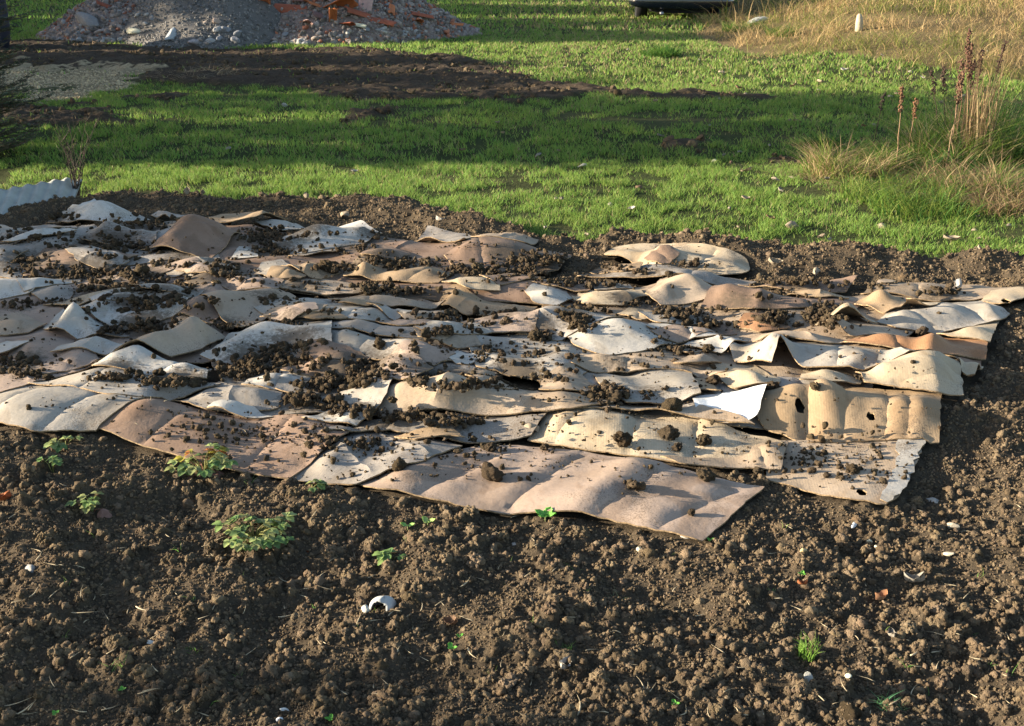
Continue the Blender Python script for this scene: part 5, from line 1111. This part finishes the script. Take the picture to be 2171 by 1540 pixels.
# ------------------------------------------------------------------ conifer at the left edge
def conifer(x, y, h, r0, label):
    t = thing('conifer', label, 'conifer', (x, y, 0)); mb = MB(); mb.tube([(0, 0, -.05), (0, 0, h * .5), (0, 0, h)], [.05, .03, .006], 8, (1, 1, 1)); mb.build('trunk', [M_bark], t)
    NV = []; NF = []; NC = []; bb = MB(); cnt = 0
    for lv in range(26):
        z = .06 + (h - .1) * (lv / 26) ** 1.0; L = r0 * (.8 + .2 * math.sin(lv * 1.9)) * min(1, (h - z) / .6 + .15)
        for k in range(9):
            a = k * 2 * math.pi / 9 + lv * .7 + random.uniform(-.2, .2); Lk = L * random.uniform(.65, 1.12); up = random.uniform(.05, .45)
            def branch(p0, a, Lk, up, depth):
                global cnt_
                m = max(3, int(Lk / .05)); pts = [p0 + Vector((math.cos(a) * Lk * i / m, math.sin(a) * Lk * i / m, up * Lk * (i / m) ** 1.6 - .06 * Lk * math.sin(3 * i / m))) for i in range(m + 1)]
                bb.tube(pts, [.006 * (1 - .8 * i / m) if depth == 0 else .003 for i in range(m + 1)], 4, (.7, .6, .5))
                nn_ = int(Lk / .003)
                for q in range(nn_):
                    f = q / nn_ * m; i = min(int(f), m - 1); p = pts[i].lerp(pts[i + 1], f - i)
                    da = a + random.choice((-1, 1)) * random.uniform(.3, 1.3); dz = random.uniform(-.3, .8); ln = random.uniform(.016, .03)
                    d = Vector((math.cos(da), math.sin(da), dz)).normalized() * ln; s_ = Vector((-d.y, d.x, 0)).normalized() * .003
                    b0 = len(NV); NV.extend([tuple(p - s_), tuple(p + s_), tuple(p + d)]); NF.append((b0, b0 + 1, b0 + 2)); c = random.uniform(.5, 1.3); NC.extend([(.045 * c, .09 * c, .04 * c)] * 3)
                if depth == 0:
                    for i in range(1, m, 1):
                        for sg in (-1, 1): branch(pts[i], a + sg * random.uniform(.6, .95), Lk * .42 * (1 - i / m) + .03, up * .5, 1)
            branch(Vector((0, 0, z)), a, Lk, up, 0)
    bb.build('branches', [M_bark], t)
    link('needles', mesh_np('needles', np.array(NV), [np.array(NF)], [M_needle], False, np.array(NC)), t)
cx, cy = P(-45, 335); conifer(cx, cy, 2.3, .60, 'dark green conifer cut by the left edge of the picture')

# ------------------------------------------------------------------ blue barrel, dark car
M_blue = plain('blue_plastic', (.012, .015, .03), .6)
bx, by, bz = PL(-32, 105); br = thing('barrel', 'dark blue barrel at the top left corner behind the conifer', 'barrel', (bx, by, 0))
def lathe(prof, n=40, col=(1, 1, 1)):
    mb = MB(); V = [(r * math.cos(2 * math.pi * k / n), r * math.sin(2 * math.pi * k / n), z) for r, z in prof for k in range(n)]
    F = [[i * n + k, i * n + (k + 1) % n, (i + 1) * n + (k + 1) % n, (i + 1) * n + k] for i in range(len(prof) - 1) for k in range(n)]
    mb.add(V, F, col); return mb
lathe([(.001, 0), (.27, 0), (.31, .03), (.345, .16), (.36, .3), (.365, .33), (.365, .36), (.36, .39), (.365, .5), (.36, .66), (.365, .69), (.36, .73), (.34, .86), (.3, .97), (.27, .98), (.001, .98)]).build('body', [M_blue], br)
lathe([(.27, .975), (.31, .97), (.32, .985), (.31, 1.0), (.28, 1.01), (.001, 1.01)]).build('lid', [M_blue], br)

M_car = plain('dark_car_paint', (.010, .014, .022), .25, 0, .5, 1); M_rub = plain('rubber', (.012, .012, .013), .85); M_glass = plain('dark_glass', (.01, .012, .014), .05, 0, .6); M_rim = plain('rim_metal', (.35, .35, .36), .4, .8)
M_lamp = plain('red_lamp', (.35, .02, .02), .2); M_plate = plain('plate', (.6, .6, .58), .5)
bx, by = P(1452, 17, .24); bz = 0
car = thing('parked_car', 'black car standing on the grass at the top, only its lower edge in view', 'car', (bx - .06, by, -.05), R(-4))
def boxy(sections, name, mats, parent, n=24, p=3.2):
    """rounded cross sections: (y, half width, z bottom, z top)"""
    mb = MB(); V = []
    for (yy, hw, zb, zt) in sections:
        for k in range(n):
            a = 2 * math.pi * k / n; c, s_ = math.cos(a), math.sin(a)
            V.append((hw * math.copysign(abs(c) ** (2 / p), c), yy, (zb + zt) / 2 + (zt - zb) / 2 * math.copysign(abs(s_) ** (2 / p), s_)))
    F = [[i * n + k, (i + 1) * n + k, (i + 1) * n + (k + 1) % n, i * n + (k + 1) % n] for i in range(len(sections) - 1) for k in range(n)]
    V0 = len(V); V += [(0, sections[0][0], (sections[0][2] + sections[0][3]) / 2), (0, sections[-1][0], (sections[-1][2] + sections[-1][3]) / 2)]
    mb.add(V, F); mb.f3.append(np.array([[V0, k, (k + 1) % n] for k in range(n)] + [[V0 + 1, (len(sections) - 1) * n + (k + 1) % n, (len(sections) - 1) * n + k] for k in range(n)]))
    return mb.build(name, mats, parent)
boxy([(0, .80, .30, .80), (.05, .88, .26, .86), (.5, .92, .24, .92), (1.2, .93, .24, .95), (3, .93, .24, .93), (3.9, .9, .26, .86), (4.25, .8, .3, .7)], 'body', [M_car], car)
boxy([(.25, .6, .85, 1.2), (.6, .7, .85, 1.42), (1.6, .72, .85, 1.46), (2.5, .7, .85, 1.42), (3.1, .6, .85, 1.05)], 'cabin', [M_car], car)
boxy([(.22, .52, .95, 1.28), (.4, .6, .95, 1.36)], 'rear_window', [M_glass], car)
boxy([(-.12, .74, .30, .50), (-.07, .86, .26, .54), (.1, .94, .26, .54), (.35, .95, .30, .5)], 'bumper', [M_car], car)
boxy([(-.02, .5, .20, .30), (.4, .55, .18, .30)], 'underside', [M_rub], car)
for sx_ in (-1, 1):
    for yy in (.8, 3.4):
        wm = lathe([(.2, -.1), (.3, -.11), (.32, -.08), (.325, 0), (.32, .08), (.3, .11), (.2, .1)]); wo = wm.build('wheel', [M_rub], car); wo.location = (sx_ * .66, yy + .5, .31); wo.rotation_euler = (0, R(90), 0)
        ro = lathe([(.001, -.06), (.12, -.08), (.2, -.07), (.2, .07), (.12, .08), (.001, .06)]).build('rim', [M_rim], wo)
    lo = boxy([(-.01, .1, .62, .78), (.08, .13, .6, .8)], 'tail_lamp', [M_lamp], car); lo.location = (sx_ * .72, -.02, 0)
mb = MB(); mb.tube([(0, 0, .22), (0, -.1, .2), (.0, -.13, .2)], .035, 10); eo = mb.build('exhaust_pipe', [M_rim], car); eo.location = (-.35, 0, 0)

# ------------------------------------------------------------------ pale stones and objects on the bank
x, y, z = PL(1602, 52); stone(x, y, z + .05, .17, (.40, .40, .38), 'white rock half hidden in the green tuft on the bank', None, (1.2, .7, .6), 'rock', 'rock')
x, y, z = PL(1820, 66); mb = MB()
mb.tube([(0, 0, -.05), (.005, 0, .06), (0, 0, .14), (-.01, 0, .21), (-.015, 0, .235)], [.05, .056, .05, .035, .012], 9, (.42, .36, .25)); o = mb.build('standing_stone', [M_stone]); o.location = (x, y, z); tag(o, 'pale upright stone standing in the dry grass', 'stone')

# ------------------------------------------------------------------ fallen leaves
def leaf_mesh(c, curl, L=1, W=.62, seed=0, ribs=True):
    r = random.Random(seed); V = []; F = []; nu, nv = 8, 6; Vb = []
    for s_ in (0, 1):
        for i in range(nu + 1):
            t = i / nu; wd = W * .5 * (math.sin(math.pi * min(1, t * 1.02)) ** .7) * (1 + .18 * math.sin(i * 2.4 + seed)) + .004
            for j in range(nv + 1):
                q = j / nv * 2 - 1
                V.append(((t - .5) * L, q * wd, curl * (q * q) * .45 + curl * (t - .5) ** 2 * 1.1 + .04 * math.sin(7 * t + 3 * q + seed) - s_ * .012))
    m = (nu + 1) * (nv + 1)
    for s_ in (0, 1):
        for i in range(nu):
            for j in range(nv):
                a = s_ * m + i * (nv + 1) + j; q = [a, a + nv + 1, a + nv + 2, a + 1]; F.append(q if s_ == 0 else q[::-1])
    for i in range(nu):
        for j in (0, nv): a = i * (nv + 1) + j; F.append([a, a + nv + 1, a + nv + 1 + m, a + m])
    col = np.tile(np.array(c), (len(V), 1)) * (np.array([r.uniform(.8, 1.2) for _ in V])[:, None])
    mb = MB(); mb.add(V, F, col); return mb
LC = {'pale': (.36, .29, .21), 'grey': (.28, .25, .21), 'brown': (.2, .125, .08), 'white': (.42, .39, .35), 'rust': (.34, .12, .05)}
def dead_leaf(px, py, size, c, label, curl=.6, rot=None, on='lawn', group=None, up=.0, nm='fallen_leaf', cat='leaf'):
    if on == 'lawn': x, y, z = PL(px, py); z += .026
    elif on == 'bed':
        x, y = P(px, py, .03); z = float(bsamp(x, y)) + .008; x, y = P(px, py, z)
    else:
        x, y = P(px, py, .07); z = float(samp(H, x, y)) + .006; x, y = P(px, py, z)
    mb = leaf_mesh(LC.get(c, c), curl * random.choice((-1, 1)), seed=random.randrange(99)); o = mb.build(nm, [M_dryleaf]); o.location = (x, y, z + up); o.scale = (size,) * 3
    o.rotation_euler = rot or (random.uniform(-.4, .4), random.uniform(-.35, .35), random.uniform(0, 6.28)); return tag(o, label, cat, group)
for px, py, s_, c, lab, rt in ((1683, 488, .085, 'pale', 'large pale curled leaf standing up in the grass near the bed', (1.3, .2, .4)), (1866, 484, .085, 'pale', 'flat pale leaf right of the big curled one', None), (2015, 519, .09, 'pale', 'pale crumpled leaf in the grass near the right end of the bed', None),
   (2072, 540, .07, 'pale', 'pointed pale leaf just above the soil bank at the right', (1.0, .2, 1)), (1632, 472, .05, 'brown', 'small brown leaf left of the big curled one', None), (1580, 430, .055, 'pale', 'greyish leaf lying in the sunlit grass above the big curled one', None), (1233, 356, .07, 'white', 'whitish leaf in the shaded grass at the middle', None),
   (1140, 333, .06, 'grey', 'greyish leaf left of the whitish one in the shade', None), (1100, 322, .05, 'brown', 'dull brown leaf at the left of the shaded group', None), (1582, 371, .075, 'pale', 'orange tinged pale leaf at the edge of the shade', None), (1512, 346, .06, (.5, .5, .3), 'yellowish leaf in the shade left of the weeds', None),
   (1645, 385, .06, 'pale', 'pale leaf just in front of the shade', None), (1678, 382, .05, 'pale', 'small pale leaf right beside the one in front of the shade', None), (1400, 296, .06, 'grey', 'small grey leaf in the middle of the shade', None), (1690, 260, .065, 'brown', 'brown leaf in the shade above the weeds', None),
   (1055, 268, .06, 'grey', 'grey leaf in the shaded grass, near the mud', None), (980, 326, .05, 'brown', 'brown leaf in the shade right above the cardboard', None), (482, 320, .06, 'grey', 'greyish leaf in the left of the shaded grass', None), (604, 228, .06, 'white', 'white scrap of leaf below the mud', (1.2, .3, .2)),
   (770, 315, .05, 'brown', 'small dark leaf in the left middle of the lawn', None), (752, 372, .05, 'white', 'pale scrap above the sunlit grass at the left', None), (1740, 180, .09, 'pale', 'pale leaf on the sunlit lawn below the bank', None), (1790, 154, .09, 'white', 'whitish leaf on the sunlit lawn nearer the bank', None),
   (1660, 160, .08, 'brown', 'brownish leaf on the sunlit lawn', None), (1530, 155, .08, 'pale', 'pale leaf on the sunlit lawn left of the brownish one', None), (1195, 150, .07, 'pale', 'pale leaf in the grass beyond the muddy end', None), (1565, 192, .08, 'brown', 'rusty brown leaf beside the thin muddy track', None), (1490, 210, .07, 'pale', 'pale leaf lying on the thin muddy track', None),
   (1860, 160, .07, 'pale', 'small pale leaf on the right of the sunlit lawn', None), (1955, 170, .06, 'white', 'small white leaf behind the dead stalks', None), (1295, 440, .05, 'grey', 'small grey leaf in the sunlit grass, left half', None), (1340, 452, .05, 'white', 'small whitish leaf close to the bed in the sunlit grass', None)):
    dead_leaf(px, py, s_, c, lab, .4, rt)
for i in range(70):
    px = random.uniform(900, 2150); py = random.choice((random.uniform(110, 230), random.uniform(240, 400), random.uniform(400, 520)))
    if 1000 < px < 2150: dead_leaf(px, py, random.uniform(.025, .05) * (1.4 if py < 240 else 1), random.choice(('pale', 'grey', 'brown')), 'small dry leaf lost in the lawn grass', .6, None, 'lawn', 'small leaves scattered over the lawn')

# ------------------------------------------------------------------ things on the bare soil
def BP(px, py, up=0.0):
    z = .03
    for _ in range(3): x, y = P(px, py, z); z = float(bsamp(x, y))
    return x, y, z + up
M_shell = plain('shard', (.42, .42, .40), .4)
x, y, z = BP(812, 1286); mb = MB(); V = []; F = []; na, ne = 28, 9
def _rr(a, e): return .031 * (1 + .05 * math.sin(2 * a + 1) + .03 * math.sin(5 * a))
for s_ in (0, 1):
    for i in range(na):
        for j in range(ne + 1):
            a = 2 * math.pi * i / na; e = math.pi / 2 * j / ne; r_ = _rr(a, e) - s_ * .0028
            V.append((math.cos(a) * math.cos(e) * r_ * 1.1, math.sin(a) * math.cos(e) * r_ * .95, math.sin(e) * r_ * 1.05))
off = na * (ne + 1); keep = lambda i, j: not ((i % na) / na * 2 * math.pi > 3.5 and (i % na) / na * 2 * math.pi < 4.75 and j < 5 - (abs((i % na) - 18.5) > 2.2)) and not (i in (0, 1, 27) and j < 2)
ek = {}
for i in range(na):
    for j in range(ne):
        if keep(i, j):
            i2 = (i + 1) % na; q = [i * (ne + 1) + j, i2 * (ne + 1) + j, i2 * (ne + 1) + j + 1, i * (ne + 1) + j + 1]; F.append(q); F.append([v + off for v in q[::-1]])
            for a_, b2 in zip(q, q[1:] + q[:1]): ek[(a_, b2)] = 1
for (a_, b2) in list(ek):
    if (b2, a_) not in ek: F.append([b2, a_, a_ + off, b2 + off])
mb.add(V, F); o = mb.build('curved_shard', [M_shell]); o.location = (x, y, z - .006); o.rotation_euler = (-.12, .12, .1); tag(o, 'domed greyish white shard with a dark broken opening, lying in the soil', 'shard')
for px, py, r, c, sc, lab in ((776, 1296, .018, (.5, .48, .42), (1, .8, 1), 'pale stone right beside the domed shard'), (318, 1367, .013, (.72, .72, .68), (1.2, .8, .6), 'small white pebble in the soil at the lower left'), (1714, 1442, .014, (.34, .33, .29), (1.2, .8, .7), 'grey oval pebble below the green grass tuft'),
   (1843, 1150, .011, (.62, .55, .38), (1, .8, .8), 'yellowish pebble left of its twin at the right'), (1860, 1158, .011, (.66, .58, .40), (1, .8, .8), 'yellowish pebble right of its twin at the right'), (2010, 1178, .014, (.5, .44, .34), (1.2, .8, .8), 'buff stone in the soil farther right of the two yellowish pebbles'),
   (1355, 1168, .011, (.6, .54, .38), (1, 1, .9), 'cream pebble below the corner of the creased brown sheet'), (1812, 1110, .013, (.7, .7, .68), (1.5, .7, .4), 'flat white chip right of the corner of the creased brown sheet'), (1794, 1462, .008, (.7, .66, .5), (1, 1, .8), 'tiny white pebble right of the grey oval one'), (603, 1507, .008, (.7, .68, .62), (1.3, .8, .7), 'tiny pale pebble near the bottom edge'),
   (592, 1530, .011, (.66, .68, .7), (1, .8, .9), 'whitish bit at the very bottom edge'), (1703, 1172, .01, (.5, .38, .2), (1, 1, 1), 'tan pebble in the lit soil'), (2020, 1120, .02, (.45, .38, .28), (1.1, .9, .8), 'buff lump in the soil at the right')):
    x, y, z = BP(px, py); stone(x, y, z + r * .35, r, c, lab, None, sc)
for px, py, s_, c, lab, nm, cat in ((64, 1197, .055, 'white', 'crumpled white scrap in the soil at the left', 'paper_scrap', 'scrap'), (1972, 1056, .085, 'white', 'torn whitish strip lying in the soil near the right edge', 'paper_scrap', 'scrap'), (1195, 1417, .04, 'white', 'crinkled whitish shell like scrap near the bottom', 'paper_scrap', 'scrap'),
   (1455, 1134, .05, 'white', 'whitish scrap touching the near corner of the creased sheet', 'paper_scrap', 'scrap'), (1940, 1236, .05, 'grey', 'grey crumpled leaf in the soil at the right', 'fallen_leaf', 'leaf'), (1890, 1350, .03, 'grey', 'small bluish grey leaf in the soil at the lower right', 'fallen_leaf', 'leaf'), (653, 1174, .022, 'rust', 'small bright rust coloured leaf below the large plant', 'fallen_leaf', 'leaf'),
   (960, 1322, .04, 'brown', 'brown curled leaf in the soil right of the domed shard', 'fallen_leaf', 'leaf'), (1868, 1272, .04, (.42, .22, .12), 'orange brown bark chip in the soil at the right', 'bark_chip', 'chip'), (1700, 1240, .025, 'rust', 'reddish chip in the soil in the right half', 'bark_chip', 'chip'), (8, 1062, .05, 'rust', 'red brown leaf at the left edge of the picture', 'fallen_leaf', 'leaf'), (1090, 1150, .02, 'white', 'tiny white scrap under the front cardboard', 'paper_scrap', 'scrap')):
    dead_leaf(px, py, s_, c, lab, .8, None, 'bed', None, 0, nm, cat)
for px, py, s_, lab in ((1640, 575, .07, 'pale leaf on the soil bank behind the cream sheet'), (1728, 580, .06, 'pale curled leaf on the soil bank farther right'), (2035, 607, .06, 'whitish scrap of leaf under the soil bank'), (1500, 520, .05, 'pale leaf at the edge of the grass behind the cream sheet'), (650, 440, .06, 'pale scrap on the soil behind the crested sheet'), (730, 468, .06, 'pale torn scrap at the right of the crested sheet'), (400, 432, .07, 'pale scrap of leaf behind the arched sheet'), (935, 492, .06, 'whitish scrap just behind the curled tan sheet'), (965, 490, .05, 'white scrap right of the one behind the curled tan sheet'), (1128, 915, .05, 'pale leaf lying in loose soil beside the arched tan sheet')):
    dead_leaf(px, py, s_, 'white' if 'whit' in lab else 'pale', lab, .8, None, 'lawn' if py < 560 else 'sheet', None, .03)

# living plants
def berry_plant(px, py, R_, n, label, cols, seed, dead=2, hgt=.06):
    r = random.Random(seed); x, y, z = BP(px, py); t = thing('strawberry_plant', label, 'plant', (x, y, z), 0, 'strawberry plants in the bare soil')
    for i in range(n + dead):
        isd = i >= n; a = r.uniform(0, 6.28); rad = R_ * math.sqrt(r.uniform(.05, 1)); h = (hgt * r.uniform(.6, 1.25)) if not isd else .012
        c = np.array(r.choice(cols) if not isd else r.choice(((.22, .12, .10), (.30, .17, .13)))); tip = Vector((math.cos(a) * rad, math.sin(a) * rad, h)); mb = MB()
        mb.tube([(0, 0, -.01), (tip.x * .4, tip.y * .4, h * .7), tuple(tip)], [.0016, .0013, .001], 5, (.3, .3, .1) if not isd else (.3, .15, .1))
        S_ = r.uniform(.016, .030) * (1.35 if isd else 1)
        for q in (-1, 0, 1):
            aa = a + q * 1.25; e = Vector((math.cos(aa), math.sin(aa), r.uniform(-.25, .2) if not isd else -.15)); sd = Vector((-math.sin(aa), math.cos(aa), 0)); up = Vector((0, 0, 1)); V = []; F = []; nu, nv = 7, 4
            sc_ = S_ * (1.1 if q == 0 else .9)
            for i_ in range(nu + 1):
                tt = i_ / nu; wd = .44 * math.sin(math.pi * (tt * .93 + .03)) ** .8 + .01
                for j_ in range(nv + 1):
                    k_ = j_ / nv * 2 - 1; ser = .04 * (1 if (i_ % 2) else -1) * (abs(k_) == 1); fold = (.22 if not isd else -.5) * abs(k_) * wd * 1.4 + r.uniform(-.02, .02)
                    V.append(tuple(tip + e * sc_ * (tt + ser) + sd * sc_ * wd * k_ + up * sc_ * (fold - .25 * tt * tt * (1 if not isd else 2.2))))
            for i_ in range(nu):
                for j_ in range(nv): b0 = i_ * (nv + 1) + j_; F.append([b0, b0 + nv + 1, b0 + nv + 2, b0 + 1])
            vc = np.tile(c, (len(V), 1)) * np.array([r.uniform(.85, 1.15) for _ in V])[:, None]; mb.add(V, F, vc)
        lo = mb.build('leaf', [M_leaf], t)
        if isd: lo['label'] = 'withered purplish brown leaf'
    return t
GG = [(.13, .22, .07), (.20, .29, .09), (.11, .17, .06), (.32, .38, .14), (.24, .26, .10)]; YG = GG + [(.40, .34, .05), (.34, .30, .05), (.36, .14, .04)]
berry_plant(432, 1008, .09, 40, 'bushy green and yellow plant touching the smooth brown sheet', YG, 1, 6, .05)
berry_plant(540, 1148, .10, 46, 'largest green plant, with pale buds and a withered leaf beside it', GG, 2, 4, .04)
berry_plant(196, 1085, .05, 9, 'small green plant with a shrivelled brown leaf at its left', GG, 3, 2, .045)
berry_plant(112, 1000, .04, 6, 'small green plant near the left edge, third from the cardboard corner', GG, 4, 0, .05)
berry_plant(140, 950, .04, 7, 'low green plant just under the edge of the big pale corner sheet', GG, 5, 0, .025)
berry_plant(662, 1037, .022, 4, 'tiny green plant below the tip of the crumpled pale sheet', GG, 6, 0, .02)
berry_plant(832, 1188, .03, 5, 'flat green sprig in the soil left of the middle', GG, 7, 0, .015)
def seedling(px, py, s_, label, c=(.22, .5, .10), nl=4):
    x, y, z = BP(px, py); t = thing('seedling', label, 'seedling', (x, y, z), random.uniform(0, 3), 'seedlings in the bare soil')
    mb = MB(); mb.tube([(0, 0, -.01), (0, 0, s_ * .6)], [.0016, .001], 5, (.4, .45, .2)); mb.build('stem', [M_leaf], t)
    for k in range(nl):
        a = k * 2 * math.pi / nl + random.uniform(-.3, .3); mb = leaf_mesh(c, .25, 1, .75, k); 
        o = mb.build('leaf', [M_leaf], t); o.scale = (s_,) * 3; o.location = (math.cos(a) * s_ * .5, math.sin(a) * s_ * .5, s_ * .65); o.rotation_euler = (0, -.35, a)
seedling(1156, 1103, .034, 'fresh green seedling right below the front cardboard')
seedling(907, 1115, .024, 'yellow green seedling in the soil with a pale leaf', (.42, .55, .18), 3); seedling(864, 1114, .022, 'lone pair of leaves left of the yellow green seedling', (.3, .5, .14), 2)
for px, py, s_, lab in ((958, 1380, .016, 'small clover like seedling, larger one of the lower middle'), (975, 1352, .01, 'tiny seedling above the clover like one'), (1700, 1222, .012, 'tiny green seedling in the right half'), (1430, 1500, .012, 'tiny seedling near the bottom straw bundle'), (700, 1530, .012, 'tiny seedling at the bottom edge'), (118, 1518, .01, 'tiny seedling at the bottom left'), (1505, 1150, .012, 'tiny seedling at the near corner of the creased brown sheet'), (260, 1470, .01, 'tiny seedling in the lower left soil')):
    seedling(px, py, s_, lab, (.16, .42, .07), 3)
def btuft(px, py, n, h, sp, label, cols, wd=.003, nm='grass_tuft', cat='grass tuft', lean=(.1, .8), group=None, droop=.15):
    x, y, z = BP(px, py); return tuft(px, py, n, h, sp, nm, label, cat, cols, wd, lean, droop, 4, None, group, zf=(x, y, z))
btuft(1712, 1385, 90, .05, .022, 'bright green grass tuft in the bare soil at the lower right', ((.26, .42, .08), (.19, .34, .06)), .0026)
btuft(1198, 1378, 26, .035, .015, 'thin green grass tuft in the bare soil, left of the bright one', ((.2, .36, .07), (.3, .4, .1)), .0024)
btuft(1890, 1495, 60, .035, .03, 'feathery blue green weed near the bottom right', ((.10, .25, .12), (.13, .3, .1)), .0022, 'weed', 'weed', (.8, 2.5))
btuft(525, 1018, 16, .028, .01, 'small narrow leaved weed right of the bushy plant', ((.3, .42, .12),), .0035, 'weed', 'weed', (.4, 1.4))
btuft(1305, 1265, 14, .03, .02, 'sparse pale weed in the middle of the soil', ((.3, .36, .16),), .0022, 'weed', 'weed', (.6, 1.6))
for i in range(46):
    px, py = random.uniform(20, 2150), random.uniform(1120, 1530)
    btuft(px, py, random.randint(2, 7), random.uniform(.015, .035), .008, 'few thin green blades sprouting in the bare soil', ((.14, .30, .06), (.25, .36, .09)), .0018, 'grass_sprout', 'grass sprout', (.2, 1.2), 'sprouts in the bare soil')
def straw(px, py, L, a, label, c=(.52, .42, .27), r=.0016, bend=.15, group=None, nm='straw_piece', up=.006, tilt=None):
    x, y, z = BP(px, py) if py > 930 else (*P(px, py, .08), float(samp(H, *P(px, py, .08)))); t_ = random.uniform(-.1, .35) if tilt is None else tilt; mb = MB(); pts = []; kq_ = random.uniform(-.3, .4); kk_ = random.choice((0, 0, random.uniform(-.8, .8)))
    for k in range(6):
        q = k / 5 - .5; pts.append((q * L, bend * L * (4 * q * q) * random.choice((1, .8)) + (kk_ * L * (q - kq_) if q > kq_ else 0), q * L * t_ + L * abs(t_) * .5))
    mb.tube(pts, [r * (.8 + .5 * math.sin(k)) * (1 - .1 * k) for k in range(6)], 5, tuple(np.array(c) * random.uniform(.7, 1.15))); o = mb.build(nm, [M_straw]); o.location = (x, y, z + up); o.rotation_euler = (0, 0, a); return tag(o, label, 'straw', group)
HS = [(1370, 1470, .05, 1.0, 'thickest pale straw of the bundle near the bottom'), (1380, 1482, .04, .2, 'flat straw lying at the foot of the bundle'), (1362, 1462, .045, 1.9, 'crossing straw at the left of the bundle'), (30, 1508, .09, .1, 'pale root strand at the bottom left corner'), (38, 1520, .08, -.2, 'lower pale root strand at the bottom left corner'), (60, 1505, .05, 1.3, 'short bent root strand at the bottom left corner'),
      (170, 1308, .10, -.1, 'long thin twig in the shaded soil at the left'), (305, 1298, .055, -.35, 'thin straw right of the long twig'), (610, 1310, .045, .4, 'pale straw in the middle left soil'), (385, 1310, .03, .9, 'white straw chip left of the middle straw'), (990, 1240, .04, .9, 'slanting twig in the soil below the cardboard'), (1000, 1390, .05, -.9, 'frayed straw near the clover like seedling'), (1230, 1510, .05, 1.5, 'short brown stick at the bottom edge', ), (1940, 1390, .03, .7, 'short thick straw at the lower right')]
for a in HS: straw(*a[:5], r=.0022 if 'thick' in a[4] or 'stick' in a[4] else .0015)
for i in range(170): straw(random.uniform(0, 2170), 1030 + 500 * random.random() ** .8, random.uniform(.012, .045), random.uniform(0, 3.14), 'short bit of straw lying on the bare soil', r=random.uniform(.0006, .0013), bend=random.gauss(0, .07), group='straw bits on the bare soil')
for i in range(60): 
    px, py = random.uniform(150, 1900), random.uniform(840, 1010)
    x, y = P(px, py, .08)
    if samp(COVER.astype(float), x, y) > .8: straw(px, min(py, 929), random.uniform(.01, .03), random.uniform(0, 3.14), 'tiny bit of straw lying on the cardboard', r=.0008, group='straw bits on the cardboard')
